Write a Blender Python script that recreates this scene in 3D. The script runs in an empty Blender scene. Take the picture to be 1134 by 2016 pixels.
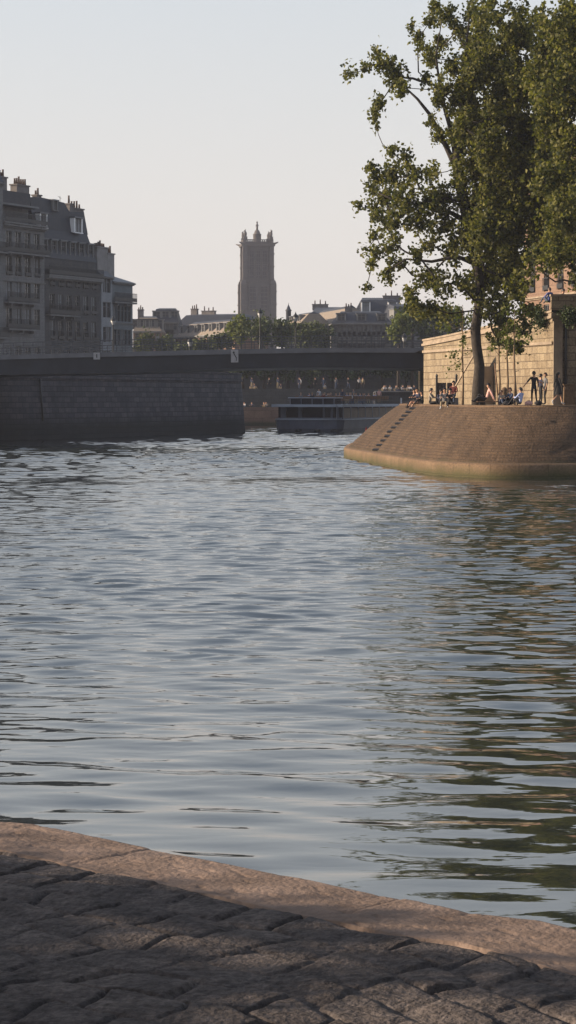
import bpy, bmesh, math, random
import numpy as np
from mathutils import Vector, Matrix, Euler

# ------------------------------------------------------------------ camera, sky, sun, exposure
SC = bpy.context.scene
COL = SC.collection
CAM_H = 3.5
FPX = 4600.0
PITCH = math.atan((1008 - 785) / FPX)
cam_d = bpy.data.cameras.new('camera')
cam = bpy.data.objects.new('camera', cam_d); COL.objects.link(cam)
cam.location = (0, 0, CAM_H)
cam.rotation_euler = (math.pi / 2 - PITCH, 0, 0)
cam_d.sensor_fit = 'VERTICAL'; cam_d.sensor_height = 36.0; cam_d.lens = 36.0 * FPX / 2016.0
cam_d.clip_start = 0.1; cam_d.clip_end = 8000
SC.camera = cam

SUN_EL = math.radians(15)
SUN_AZ = math.radians(-88)          # measured from +Y towards +X : the sun stands to the left
world = bpy.data.worlds.new('World'); SC.world = world; world.use_nodes = True
wn = world.node_tree; wn.nodes.clear()
sky = wn.nodes.new('ShaderNodeTexSky'); sky.sky_type = 'NISHITA'; sky.sun_disc = False
sky.sun_elevation = SUN_EL; sky.sun_rotation = SUN_AZ
sky.altitude = 50; sky.air_density = 1.0; sky.dust_density = 2.0; sky.ozone_density = 1.6
hsv = wn.nodes.new('ShaderNodeHueSaturation'); hsv.inputs['Saturation'].default_value = 0.85
bg = wn.nodes.new('ShaderNodeBackground'); bg.inputs['Strength'].default_value = 0.13
wo = wn.nodes.new('ShaderNodeOutputWorld')
wn.links.new(sky.outputs['Color'], hsv.inputs['Color'])
tcw = wn.nodes.new('ShaderNodeTexCoord'); sxw = wn.nodes.new('ShaderNodeSeparateXYZ'); wn.links.new(tcw.outputs['Generated'], sxw.inputs[0])
mrw = wn.nodes.new('ShaderNodeMapRange'); mrw.interpolation_type = 'SMOOTHERSTEP'; wn.links.new(sxw.outputs['Z'], mrw.inputs[0])
mrw.inputs[1].default_value = -0.12; mrw.inputs[2].default_value = 0.75; mrw.inputs[3].default_value = 0.95; mrw.inputs[4].default_value = 0.25
crw = wn.nodes.new('ShaderNodeValToRGB'); wn.links.new(sxw.outputs['Z'], crw.inputs[0])     # pale evening haze layer, warm low down
crw.color_ramp.elements[0].position = 0.0; crw.color_ramp.elements[0].color = (1.0, 0.90, 0.815, 1); crw.color_ramp.elements[1].position = 0.17; crw.color_ramp.elements[1].color = (0.81, 0.825, 0.845, 1)
e_ = crw.color_ramp.elements.new(0.6); e_.color = (0.70, 0.75, 0.84, 1); e_ = crw.color_ramp.elements.new(0.34); e_.color = (0.86, 0.86, 0.87, 1)
scw = wn.nodes.new('ShaderNodeVectorMath'); scw.operation = 'SCALE'; wn.links.new(crw.outputs[0], scw.inputs[0]); scw.inputs[3].default_value = 3.7
mxw = wn.nodes.new('ShaderNodeMix'); mxw.data_type = 'RGBA'; wn.links.new(mrw.outputs[0], mxw.inputs[0]); wn.links.new(hsv.outputs['Color'], mxw.inputs[6]); wn.links.new(scw.outputs[0], mxw.inputs[7])
wn.links.new(mxw.outputs[2], bg.inputs['Color'])
wn.links.new(bg.outputs['Background'], wo.inputs['Surface'])

sun_dir = Vector((math.sin(SUN_AZ) * math.cos(SUN_EL), math.cos(SUN_AZ) * math.cos(SUN_EL), math.sin(SUN_EL)))
sd = bpy.data.lights.new('sun', 'SUN'); sd.energy = 5.0; sd.angle = math.radians(0.6); sd.color = (1.0, 0.80, 0.58)
sun = bpy.data.objects.new('sun', sd); COL.objects.link(sun)
sun.rotation_euler = sun_dir.to_track_quat('Z', 'Y').to_euler()
sun.location = (-60, 0, 60)

SC.view_settings.view_transform = 'Standard'; SC.view_settings.look = 'None'
SC.view_settings.gamma = 1.0; SC.view_settings.exposure = 0.9
SC.cycles.max_bounces = 6; SC.cycles.transparent_max_bounces = 6; SC.cycles.volume_bounces = 0
SC.cycles.sample_clamp_indirect = 8

# ------------------------------------------------------------------ helpers
RNG = np.random.default_rng(7)
rnd = random.Random(11)
CP, SP = math.cos(PITCH), math.sin(PITCH)

def X_at(px, Y, z=3.5):
    return (px - 567) / FPX * (Y * CP - (z - CAM_H) * SP)
def Z_at(py, Y):
    t = (1008 - py) / FPX
    return CAM_H + Y * (t * CP - SP) / (CP + t * SP)
def at(px, py, Y):
    z = Z_at(py, Y); return Vector((X_at(px, Y, z), Y, z))
def on_plane(px, py, z):
    a, b = (px - 567) / FPX, (1008 - py) / FPX
    d = Vector((a, CP + b * SP, -SP + b * CP)); s = (z - CAM_H) / d.z
    return Vector((d.x * s, d.y * s, z))

def tag(o, label=None, cat=None, group=None, kind=None):
    if label: o['label'] = label
    if cat: o['category'] = cat
    if group: o['group'] = group
    if kind: o['kind'] = kind
    return o
def empty(name, loc=(0, 0, 0), rz=0.0, label=None, cat=None, group=None):
    o = bpy.data.objects.new(name, None); COL.objects.link(o)
    o.location = loc; o.rotation_euler = (0, 0, rz); o.empty_display_size = 0.3
    return tag(o, label, cat, group)
def link(o, parent=None):
    COL.objects.link(o)
    if parent is not None: o.parent = parent
    return o
def copy_tree(o, parent=None):
    c = o.copy(); COL.objects.link(c); c.parent = parent
    for ch in list(o.children): copy_tree(ch, c)
    return c

class MB:
    """collects faces with material slots and metre UVs, builds one mesh object"""
    def __init__(s): s.v = []; s.f = []; s.m = []; s.uv = []; s.mats = []; s.smooth = []
    def mi(s, m):
        if m not in s.mats: s.mats.append(m)
        return s.mats.index(m)
    def face(s, pts, m, uv=None, smooth=False):
        i = len(s.v); s.v += [tuple(p) for p in pts]; s.f.append(tuple(range(i, i + len(pts))))
        s.m.append(s.mi(m)); s.smooth.append(smooth)
        if uv is None:
            P = [Vector(p) for p in pts]; n = Vector((0, 0, 0))
            for k in range(len(P)):
                a, b = P[k], P[(k + 1) % len(P)]
                n += a.cross(b)
            if n.length > 0: n.normalize()
            if abs(n.z) < 0.75:
                t = Vector((-n.y, n.x, 0)).normalized(); w = n.cross(t)
                if w.z < 0: w = -w
                uv = [(p.dot(t), p.dot(w)) for p in P]
            else: uv = [(p.x, p.y) for p in P]
        s.uv.append(uv)
    def box(s, c, d, m, rz=0.0, M=None, taper=1.0):
        hx, hy, hz = d[0] / 2, d[1] / 2, d[2] / 2
        cs = []
        for z in (-1, 1):
            k = taper if z > 0 else 1.0
            for x, y in ((-1, -1), (1, -1), (1, 1), (-1, 1)):
                p = Vector((x * hx * k, y * hy * k, z * hz))
                p = (M @ p) if M is not None else (Matrix.Rotation(rz, 3, 'Z') @ p)
                cs.append(p + Vector(c))
        for q in ((0, 3, 2, 1), (4, 5, 6, 7), (0, 1, 5, 4), (1, 2, 6, 5), (2, 3, 7, 6), (3, 0, 4, 7)):
            s.face([cs[k] for k in q], m)
    def prism(s, poly, z0, z1, m, top=None):
        n = len(poly)
        for k in range(n):
            a, b = poly[k], poly[(k + 1) % n]
            s.face([(a[0], a[1], z0), (b[0], b[1], z0), (b[0], b[1], z1), (a[0], a[1], z1)], m)
        s.face([(p[0], p[1], z1) for p in poly], top or m)
        s.face([(p[0], p[1], z0) for p in reversed(poly)], m)
    def tube(s, pts, rads, m, n=8, caps=True, smooth=True):
        pts = [Vector(p) for p in pts]; rings = []
        ref = Vector((0.3, 0.9, 0.1)).normalized()
        for i, p in enumerate(pts):
            d = (pts[min(i + 1, len(pts) - 1)] - pts[max(i - 1, 0)])
            d = d.normalized() if d.length > 1e-9 else Vector((0, 0, 1))
            u = d.cross(ref)
            if u.length < 0.1: u = d.cross(Vector((1, 0, 0)))
            u.normalize(); w = d.cross(u)
            rings.append([p + (u * math.cos(a) + w * math.sin(a)) * rads[i] for a in [2 * math.pi * k / n for k in range(n)]])
        for i in range(len(rings) - 1):
            for k in range(n):
                s.face([rings[i][k], rings[i][(k + 1) % n], rings[i + 1][(k + 1) % n], rings[i + 1][k]], m, smooth=smooth)
        if caps:
            s.face(list(reversed(rings[0])), m); s.face(rings[-1], m)
    def lathe(s, c, prof, m, n=12, smooth=True):
        c = Vector(c)
        for i in range(len(prof) - 1):
            (r0, z0), (r1, z1) = prof[i], prof[i + 1]
            for k in range(n):
                a, b = 2 * math.pi * k / n, 2 * math.pi * (k + 1) / n
                P = [c + Vector((r0 * math.cos(a), r0 * math.sin(a), z0)), c + Vector((r0 * math.cos(b), r0 * math.sin(b), z0)),
                     c + Vector((r1 * math.cos(b), r1 * math.sin(b), z1)), c + Vector((r1 * math.cos(a), r1 * math.sin(a), z1))]
                s.face(P, m, smooth=smooth)
    def ball(s, c, r, m, n=10):
        s_ = [(max(0.001, math.sin(math.pi * k / 6)) , -math.cos(math.pi * k / 6)) for k in range(7)]
        r = r if isinstance(r, (tuple, list)) else (r, r, r); c = Vector(c)
        for i in range(6):
            for k in range(n):
                a, b = 2 * math.pi * k / n, 2 * math.pi * (k + 1) / n
                q = [(s_[i], a), (s_[i], b), (s_[i + 1], b), (s_[i + 1], a)]
                s.face([c + Vector((r[0] * t[0] * math.cos(g), r[1] * t[0] * math.sin(g), r[2] * t[1])) for t, g in q], m, smooth=True)
    def mesh(s, name, merge=True):
        me = bpy.data.meshes.new(name); me.from_pydata(s.v, [], s.f)
        for m in s.mats: me.materials.append(m)
        me.polygons.foreach_set('material_index', s.m)
        me.polygons.foreach_set('use_smooth', s.smooth)
        ul = me.uv_layers.new(name='UVMap'); flat = []
        for u in s.uv:
            for a, b in u: flat += [a, b]
        ul.data.foreach_set('uv', flat)
        if merge:
            bm = bmesh.new(); bm.from_mesh(me); bmesh.ops.remove_doubles(bm, verts=bm.verts, dist=0.0004); bm.to_mesh(me); bm.free()
        me.update(); return me
    def build(s, name, parent=None, loc=None, merge=True):
        o = bpy.data.objects.new(name, s.mesh(name, merge)); link(o, parent)
        if loc is not None: o.location = loc
        return o

def np_mesh(name, verts, quads, mats, parent=None, mat_idx=None, smooth=False, uv=None):
    verts = np.asarray(verts, np.float32); quads = np.asarray(quads, np.int32)
    k = quads.shape[1]; n = len(quads)
    me = bpy.data.meshes.new(name)
    me.vertices.add(len(verts)); me.vertices.foreach_set('co', verts.ravel())
    me.loops.add(n * k); me.loops.foreach_set('vertex_index', quads.ravel())
    me.polygons.add(n); me.polygons.foreach_set('loop_start', np.arange(0, n * k, k, dtype=np.int32))
    for m in mats: me.materials.append(m)
    if mat_idx is not None: me.polygons.foreach_set('material_index', np.asarray(mat_idx, np.int32))
    me.update(calc_edges=True)
    me.polygons.foreach_set('use_smooth', np.full(n, smooth, bool))
    if uv is not None:
        ul = me.uv_layers.new(name='UVMap'); ul.data.foreach_set('uv', np.asarray(uv, np.float32)[quads.ravel()].ravel())
    o = bpy.data.objects.new(name, me); return link(o, parent)

def vnoise(x, y, seed=0):
    xi = np.floor(x).astype(np.int64); yi = np.floor(y).astype(np.int64); fx = x - xi; fy = y - yi
    fx = fx * fx * (3 - 2 * fx); fy = fy * fy * (3 - 2 * fy)
    def h(a, b):
        n = (a * 374761393 + b * 668265263 + seed * 69069) & 0x7fffffff
        n = ((n ^ (n >> 13)) * 1274126177) & 0x7fffffff
        return ((n ^ (n >> 16)) & 0xffff) / 65535.0
    return (h(xi, yi) * (1 - fx) + h(xi + 1, yi) * fx) * (1 - fy) + (h(xi, yi + 1) * (1 - fx) + h(xi + 1, yi + 1) * fx) * fy
def fbm(x, y, seed=0, octv=4):
    s = 0; a = 0.5
    for k in range(octv):
        s = s + a * (vnoise(x, y, seed + k) - 0.5) * 2; x = x * 2.03; y = y * 2.03; a *= 0.5
    return s

# ------------------------------------------------------------------ materials
def new_mat(name):
    m = bpy.data.materials.new(name); m.use_nodes = True; nt = m.node_tree
    return m, nt, nt.nodes['Principled BSDF']
def N(nt, t, **kw):
    n = nt.nodes.new(t)
    for k, v in kw.items():
        if k in n.inputs: n.inputs[k].default_value = v
        else: setattr(n, k, v)
    return n
def mixc(nt, fac, a, b, mode='MIX'):
    n = nt.nodes.new('ShaderNodeMix'); n.data_type = 'RGBA'; n.blend_type = mode
    for i, v in ((0, fac), (6, a), (7, b)):
        if isinstance(v, (int, float)): n.inputs[i].default_value = v
        elif isinstance(v, (tuple, list)): n.inputs[i].default_value = (*v[:3], 1)
        else: nt.links.new(v, n.inputs[i])
    return n.outputs[2]
def ramp(nt, src, stops):
    r = nt.nodes.new('ShaderNodeValToRGB'); nt.links.new(src, r.inputs[0]); e = r.color_ramp.elements
    while len(e) < len(stops): e.new(0.5)
    for k, (p, c) in enumerate(stops):
        e[k].position = p; e[k].color = (*c, 1) if isinstance(c, tuple) else (c, c, c, 1)
    return r.outputs[0]
def simple(name, col, rough=0.7, var=0.25, scale=3.0, bump=0.0, bscale=None, metal=0.0, spec=0.4, coord='Object'):
    m, nt, b = new_mat(name); L = nt.links
    tc = N(nt, 'ShaderNodeTexCoord')
    ns = N(nt, 'ShaderNodeTexNoise', Scale=scale, Detail=6.0, Roughness=0.62); L.new(tc.outputs[coord], ns.inputs['Vector'])
    f = ramp(nt, ns.outputs['Fac'], [(0.3, 0.0), (0.7, 1.0)])
    c = mixc(nt, f, tuple(x * (1 - var) for x in col), tuple(min(1, x * (1 + var)) for x in col))
    L.new(c, b.inputs['Base Color'])
    b.inputs['Roughness'].default_value = rough; b.inputs['Metallic'].default_value = metal; b.inputs['Specular IOR Level'].default_value = spec
    if bump:
        n2 = N(nt, 'ShaderNodeTexNoise', Scale=bscale or scale * 4, Detail=5.0); L.new(tc.outputs[coord], n2.inputs['Vector'])
        bp = N(nt, 'ShaderNodeBump', Strength=0.8, Distance=bump); L.new(n2.outputs['Fac'], bp.inputs['Height']); L.new(bp.outputs['Normal'], b.inputs['Normal'])
    return m
def masonry(name, c1, c2, mortar, bw=0.8, bh=0.35, msize=0.012, stain=0.35, stain_scale=0.5, stain_col=(0.03, 0.03, 0.03), rough=0.85, bump=0.03, low_band=None, algae=(0.03, 0.035, 0.02), streak=3.0):
    m, nt, b = new_mat(name); L = nt.links
    uv = N(nt, 'ShaderNodeTexCoord')
    br = N(nt, 'ShaderNodeTexBrick', Scale=1.0); br.offset = 0.5
    br.inputs['Color1'].default_value = (*c1, 1); br.inputs['Color2'].default_value = (*c2, 1); br.inputs['Mortar'].default_value = (*mortar, 1)
    br.inputs['Mortar Size'].default_value = msize; br.inputs['Mortar Smooth'].default_value = 0.3
    br.inputs['Brick Width'].default_value = bw; br.inputs['Row Height'].default_value = bh; br.inputs['Bias'].default_value = 0.0
    wob = N(nt, 'ShaderNodeTexNoise', Scale=2.5, Detail=3.0); L.new(uv.outputs['UV'], wob.inputs['Vector'])
    add = nt.nodes.new('ShaderNodeVectorMath'); add.operation = 'MULTIPLY_ADD'
    L.new(wob.outputs['Color'], add.inputs[0]); add.inputs[1].default_value = (0.06, 0.05, 0); L.new(uv.outputs['UV'], add.inputs[2])
    L.new(add.outputs[0], br.inputs['Vector'])
    ns = N(nt, 'ShaderNodeTexNoise', Scale=stain_scale, Detail=8.0, Roughness=0.65)
    mp = N(nt, 'ShaderNodeMapping'); mp.inputs['Scale'].default_value = (streak, 1, 1); L.new(uv.outputs['UV'], mp.inputs['Vector']); L.new(mp.outputs[0], ns.inputs['Vector'])
    f = ramp(nt, ns.outputs['Fac'], [(0.42, 0.0), (0.72, stain)])
    c = mixc(nt, f, br.outputs['Color'], stain_col)
    fine = N(nt, 'ShaderNodeTexNoise', Scale=9.0, Detail=6.0); L.new(uv.outputs['UV'], fine.inputs['Vector'])
    g = ramp(nt, fine.outputs['Fac'], [(0.3, 0.72), (0.7, 1.2)])
    c = mixc(nt, 1.0, c, g, 'MULTIPLY')
    if low_band:
        geo = N(nt, 'ShaderNodeNewGeometry'); sx = N(nt, 'ShaderNodeSeparateXYZ'); L.new(geo.outputs['Position'], sx.inputs[0])
        nz = N(nt, 'ShaderNodeTexNoise', Scale=0.8, Detail=4.0); L.new(geo.outputs['Position'], nz.inputs['Vector'])
        ma = nt.nodes.new('ShaderNodeMath'); ma.operation = 'MULTIPLY_ADD'; L.new(nz.outputs['Fac'], ma.inputs[0]); ma.inputs[1].default_value = 0.5; L.new(sx.outputs['Z'], ma.inputs[2])
        mr = N(nt, 'ShaderNodeMapRange'); L.new(ma.outputs[0], mr.inputs[0]); mr.inputs[1].default_value = low_band[0]; mr.inputs[2].default_value = low_band[1]
        mr.inputs[3].default_value = 0.85; mr.inputs[4].default_value = 0.0
        c = mixc(nt, mr.outputs[0], c, algae)
    L.new(c, b.inputs['Base Color']); b.inputs['Roughness'].default_value = rough; b.inputs['Specular IOR Level'].default_value = 0.25
    h = nt.nodes.new('ShaderNodeMath'); h.operation = 'MULTIPLY_ADD'; L.new(br.outputs['Fac'], h.inputs[0]); h.inputs[1].default_value = -0.6; L.new(fine.outputs['Fac'], h.inputs[2])
    bp = N(nt, 'ShaderNodeBump', Strength=0.9, Distance=bump); L.new(h.outputs[0], bp.inputs['Height']); L.new(bp.outputs['Normal'], b.inputs['Normal'])
    return m
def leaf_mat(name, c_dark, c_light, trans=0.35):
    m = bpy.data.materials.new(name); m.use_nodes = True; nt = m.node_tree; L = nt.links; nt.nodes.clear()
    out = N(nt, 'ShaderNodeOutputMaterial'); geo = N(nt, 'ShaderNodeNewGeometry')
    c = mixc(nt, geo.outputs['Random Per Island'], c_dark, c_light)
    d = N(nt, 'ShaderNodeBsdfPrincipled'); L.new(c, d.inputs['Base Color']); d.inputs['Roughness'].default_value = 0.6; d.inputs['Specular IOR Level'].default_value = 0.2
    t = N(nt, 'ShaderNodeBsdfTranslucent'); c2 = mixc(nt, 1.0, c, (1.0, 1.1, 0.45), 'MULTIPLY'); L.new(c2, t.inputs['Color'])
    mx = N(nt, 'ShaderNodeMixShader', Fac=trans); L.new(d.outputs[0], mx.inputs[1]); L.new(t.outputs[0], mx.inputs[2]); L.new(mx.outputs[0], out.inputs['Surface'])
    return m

M = {}
M['bridge'] = simple('bridge_steel', (0.0238, 0.0283, 0.0381), 0.5, 0.25, 0.8, metal=0.0, spec=0.3)
M['bridge_band'] = simple('bridge_band', (0.0825, 0.0897, 0.1072), 0.6, 0.2, 1.0)
M['rail'] = simple('rail_metal', (0.0450, 0.0494, 0.0605), 0.5, 0.1)
M['asphalt'] = simple('asphalt', (0.05, 0.05, 0.05), 0.9, 0.2, 2.0)
M['dark_stone'] = masonry('quay_stone_dark', (0.055, 0.054, 0.066), (0.10, 0.096, 0.108), (0.026, 0.026, 0.034), 1.1, 0.46, 0.035, 0.75, 0.35, (0.0201, 0.0233, 0.0319), low_band=(1.3, 2.3), algae=(0.0147, 0.0181, 0.0183), streak=2.2)
M['far_stone'] = masonry('far_quay_stone', (0.0420, 0.0432, 0.0455), (0.0540, 0.0541, 0.0552), (0.0240, 0.0254, 0.0276), 1.2, 0.5, 0.02, 0.6, 0.3, low_band=(0.6, 1.2))
M['rust_stone'] = masonry('low_quay_stone', (0.1600, 0.1000, 0.0760), (0.2080, 0.1320, 0.0960), (0.0800, 0.0560, 0.0400), 2.2, 1.0, 0.03, 0.6, 0.35, (0.0720, 0.0480, 0.0400), low_band=(0.5, 1.0), streak=1.0)
M['lit_wall'] = masonry('pale_limestone', (0.2035, 0.1574, 0.1028), (0.2797, 0.2248, 0.1518), (0.1017, 0.0764, 0.0539), 0.85, 0.42, 0.022, 0.65, 0.45, (0.0763, 0.0540, 0.0391), bump=0.05, streak=2.0)
M['lit_trim'] = simple('limestone_trim', (0.2400, 0.1872, 0.1375), 0.85, 0.3, 1.5, bump=0.02)
M['slope'] = masonry('slope_masonry', (0.0815, 0.0500, 0.0286), (0.1032, 0.0638, 0.0360), (0.0489, 0.0306, 0.0185), 0.75, 0.21, 0.02, 0.95, 0.55, (0.0408, 0.0255, 0.0148), bump=0.05, low_band=(0.75, 1.05), algae=(0.05, 0.042, 0.02), streak=1.2)
M['ledge'] = masonry('ledge_stone', (0.1320, 0.0847, 0.0513), (0.1560, 0.1016, 0.0616), (0.0720, 0.0451, 0.0282), 1.3, 0.8, 0.012, 0.5, 0.6, (0.0600, 0.0367, 0.0205), bump=0.03, low_band=(0.35, 0.8), algae=(0.035, 0.036, 0.010), streak=1.5)
M['platform'] = simple('platform_dirt', (0.0884, 0.0646, 0.0476), 0.95, 0.3, 0.8, bump=0.03)
M['land'] = simple('land', (0.16, 0.14, 0.12), 0.95, 0.3, 0.4)
M['facade_a'] = masonry('facade_grey_stone', (0.1611, 0.1592, 0.1642), (0.1835, 0.1832, 0.1854), (0.1164, 0.1157, 0.1165), 1.1, 0.4, 0.01, 0.5, 0.4, (0.0627, 0.0657, 0.0742))
M['facade_b'] = masonry('facade_dark_stone', (0.0733, 0.0724, 0.0763), (0.0838, 0.0837, 0.0848), (0.0559, 0.0532, 0.0594), 1.1, 0.4, 0.01, 0.5, 0.4, (0.0350, 0.0381, 0.0441))  # darkest facade tone of the left row
M['facade_c'] = masonry('facade_pale_render', (0.2337, 0.2440, 0.2632), (0.2499, 0.2615, 0.2828), (0.2015, 0.2092, 0.2244), 2.5, 1.2, 0.006, 0.4, 0.4, (0.1048, 0.1133, 0.1268))
M['facade_d'] = masonry('facade_bluish_render', (0.1430, 0.1641, 0.1802), (0.1573, 0.1750, 0.1915), (0.1287, 0.1386, 0.1502), 2.5, 1.2, 0.006, 0.4, 0.4, (0.0715, 0.0802, 0.0901))
M['facade_far'] = masonry('facade_far_stone', (0.0912, 0.0907, 0.0916), (0.1155, 0.1133, 0.1127), (0.0546, 0.0518, 0.0563), 1.2, 0.5, 0.012, 0.4, 0.3, (0.0365, 0.0388, 0.0423))
M['facade_pink'] = masonry('facade_pinkish', (0.1843, 0.1181, 0.0864), (0.2074, 0.1354, 0.0979), (0.1152, 0.0749, 0.0576), 1.2, 0.5, 0.012, 0.4, 0.4, (0.1152, 0.0691, 0.0518))
M['trim'] = simple('facade_trim', (0.1400, 0.1383, 0.1386), 0.8, 0.2, 1.0)
M['slate'] = masonry('slate_roof', (0.0310, 0.0350, 0.0474), (0.0413, 0.0459, 0.0592), (0.0206, 0.0234, 0.0316), 0.4, 0.25, 0.01, 0.4, 0.6, (0.0173, 0.0196, 0.0238), rough=0.55, bump=0.01)
M['zinc'] = simple('zinc_roof', (0.0780, 0.0857, 0.1008), 0.5, 0.3, 0.8, spec=0.5)
M['pale_roof'] = masonry('pale_slate_roof', (0.20, 0.165, 0.135), (0.24, 0.20, 0.16), (0.15, 0.12, 0.1), 0.5, 0.3, 0.01, 0.4, 0.4, (0.2, 0.16, 0.13))
M['chimney'] = simple('chimney_render', (0.1309, 0.1201, 0.1186), 0.9, 0.3, 1.0)
M['chimney_pale'] = simple('chimney_pale', (0.2040, 0.1958, 0.1953), 0.9, 0.2, 1.0)
M['pot'] = simple('terracotta', (0.075, 0.05, 0.042), 0.8)
M['iron'] = simple('dark_iron', (0.02, 0.022, 0.026), 0.5, 0.1)
M['glass'] = simple('window_glass', (0.03, 0.034, 0.04), 0.12, 0.5, 0.4, spec=0.6)
M['curtain'] = simple('window_blind', (0.1800, 0.1860, 0.1980), 0.6, 0.25, 1.2)
M['white'] = simple('white_paint', (0.75, 0.75, 0.76), 0.5, 0.06)
M['frame'] = simple('window_frame', (0.1100, 0.1075, 0.1050), 0.6, 0.1)
M['tower'] = masonry('tower_limestone', (0.0832, 0.0727, 0.0683), (0.1058, 0.0918, 0.0834), (0.0529, 0.0459, 0.0455), 1.3, 0.6, 0.02, 0.6, 0.25, (0.0756, 0.0690, 0.0683), streak=3.0)
M['tower_dark'] = simple('tower_opening_shade', (0.045, 0.04, 0.042), 0.9, 0.3)  # dark tone stands in for the shade inside the openings
M['bark'] = simple('bark', (0.032, 0.025, 0.02), 0.9, 0.4, 6.0, bump=0.04)
M['bark_pale'] = simple('bark_young', (0.16, 0.11, 0.07), 0.9, 0.3, 6.0, bump=0.01)
M['leaf'] = leaf_mat('poplar_leaf', (0.022, 0.034, 0.013), (0.19, 0.178, 0.05), 0.42)
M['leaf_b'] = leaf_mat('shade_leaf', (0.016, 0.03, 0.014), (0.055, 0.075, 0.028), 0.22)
M['leaf_y'] = leaf_mat('young_and_sunlit_leaf', (0.05, 0.075, 0.015), (0.14, 0.15, 0.03), 0.35)
M['leaf_far'] = leaf_mat('far_leaf', (0.022, 0.036, 0.014), (0.075, 0.09, 0.025), 0.2)
M['hull'] = simple('boat_hull', (0.1131, 0.1245, 0.1684), 0.45, 0.2, 0.6)
M['hull_pale'] = simple('boat_hull_pale', (0.2520, 0.2625, 0.3045), 0.5, 0.15, 0.6)
M['boat_roof'] = simple('boat_roof', (0.2970, 0.3240, 0.3780), 0.5, 0.15, 0.8)
M['boat_glass'] = simple('boat_glass', (0.012, 0.012, 0.018), 0.15, 0.2, 1.0)
M['boat_bank_tint'] = simple('boat_glazing_bank_tint', (0.1792, 0.1288, 0.0896), 0.35, 0.35, 0.9)  # reflection of the bank in the windows, put into the brown colour
M['sign_white_shaded'] = simple('sign_white_shaded', (0.26, 0.26, 0.275), 0.6, 0.2, 3.0)  # white panels greyed, their shade is put into the colour
M['red'] = simple('red_paint', (0.45, 0.04, 0.03), 0.5)
M['black'] = simple('black_paint_and_shade', (0.012, 0.012, 0.014), 0.5)  # also draws the shade inside the footholds
M['globe'] = simple('lamp_globe', (0.2400, 0.2448, 0.2520), 0.3, 0.05)
M['gate'] = simple('gate_panel', (0.05, 0.048, 0.06), 0.5, 0.3, 2.0)
M['wood'] = simple('wood', (0.16, 0.09, 0.05), 0.8, 0.3, 5.0)

def water_mat():
    m, nt, b = new_mat('river_water'); L = nt.links
    b.inputs['Base Color'].default_value = (0.022, 0.028, 0.024, 1); b.inputs['Roughness'].default_value = 0.03
    b.inputs['IOR'].default_value = 2.5; b.inputs['Specular IOR Level'].default_value = 0.5
    geo = N(nt, 'ShaderNodeNewGeometry')
    mp = N(nt, 'ShaderNodeMapping'); mp.inputs['Scale'].default_value = (0.55, 1.0, 1.0); L.new(geo.outputs['Position'], mp.inputs['Vector'])
    n1 = N(nt, 'ShaderNodeTexNoise', Scale=1.6, Detail=3.0, Roughness=0.5, Distortion=0.6); L.new(mp.outputs[0], n1.inputs['Vector'])
    n2 = N(nt, 'ShaderNodeTexNoise', Scale=5.0, Detail=2.0, Roughness=0.5); L.new(mp.outputs[0], n2.inputs['Vector'])
    big = N(nt, 'ShaderNodeTexNoise', Scale=0.07, Detail=3.0); L.new(geo.outputs['Position'], big.inputs['Vector'])
    am = ramp(nt, big.outputs['Fac'], [(0.35, 0.45), (0.65, 1.0)])
    ad = nt.nodes.new('ShaderNodeMath'); ad.operation = 'MULTIPLY_ADD'; L.new(n2.outputs['Fac'], ad.inputs[0]); ad.inputs[1].default_value = 0.16; L.new(n1.outputs['Fac'], ad.inputs[2])
    bp = N(nt, 'ShaderNodeBump', Distance=0.06); sy = N(nt, 'ShaderNodeSeparateXYZ'); L.new(geo.outputs['Position'], sy.inputs[0])
    my = N(nt, 'ShaderNodeMapRange'); L.new(sy.outputs['Y'], my.inputs[0]); my.inputs[1].default_value = 18; my.inputs[2].default_value = 60; my.inputs[3].default_value = 0.15; my.inputs[4].default_value = 1.0
    my2 = N(nt, 'ShaderNodeMapRange'); L.new(sy.outputs['Y'], my2.inputs[0]); my2.inputs[1].default_value = 60; my2.inputs[2].default_value = 130; my2.inputs[3].default_value = 1.0; my2.inputs[4].default_value = 0.12
    mm = nt.nodes.new('ShaderNodeMath'); mm.operation = 'MULTIPLY'; L.new(am, mm.inputs[0]); L.new(my.outputs[0], mm.inputs[1])
    m3 = nt.nodes.new('ShaderNodeMath'); m3.operation = 'MULTIPLY'; L.new(mm.outputs[0], m3.inputs[0]); L.new(my2.outputs[0], m3.inputs[1]); L.new(m3.outputs[0], bp.inputs['Strength']); L.new(ad.outputs[0], bp.inputs['Height']); L.new(bp.outputs['Normal'], b.inputs['Normal'])
    return m
M['water'] = water_mat()

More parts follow.
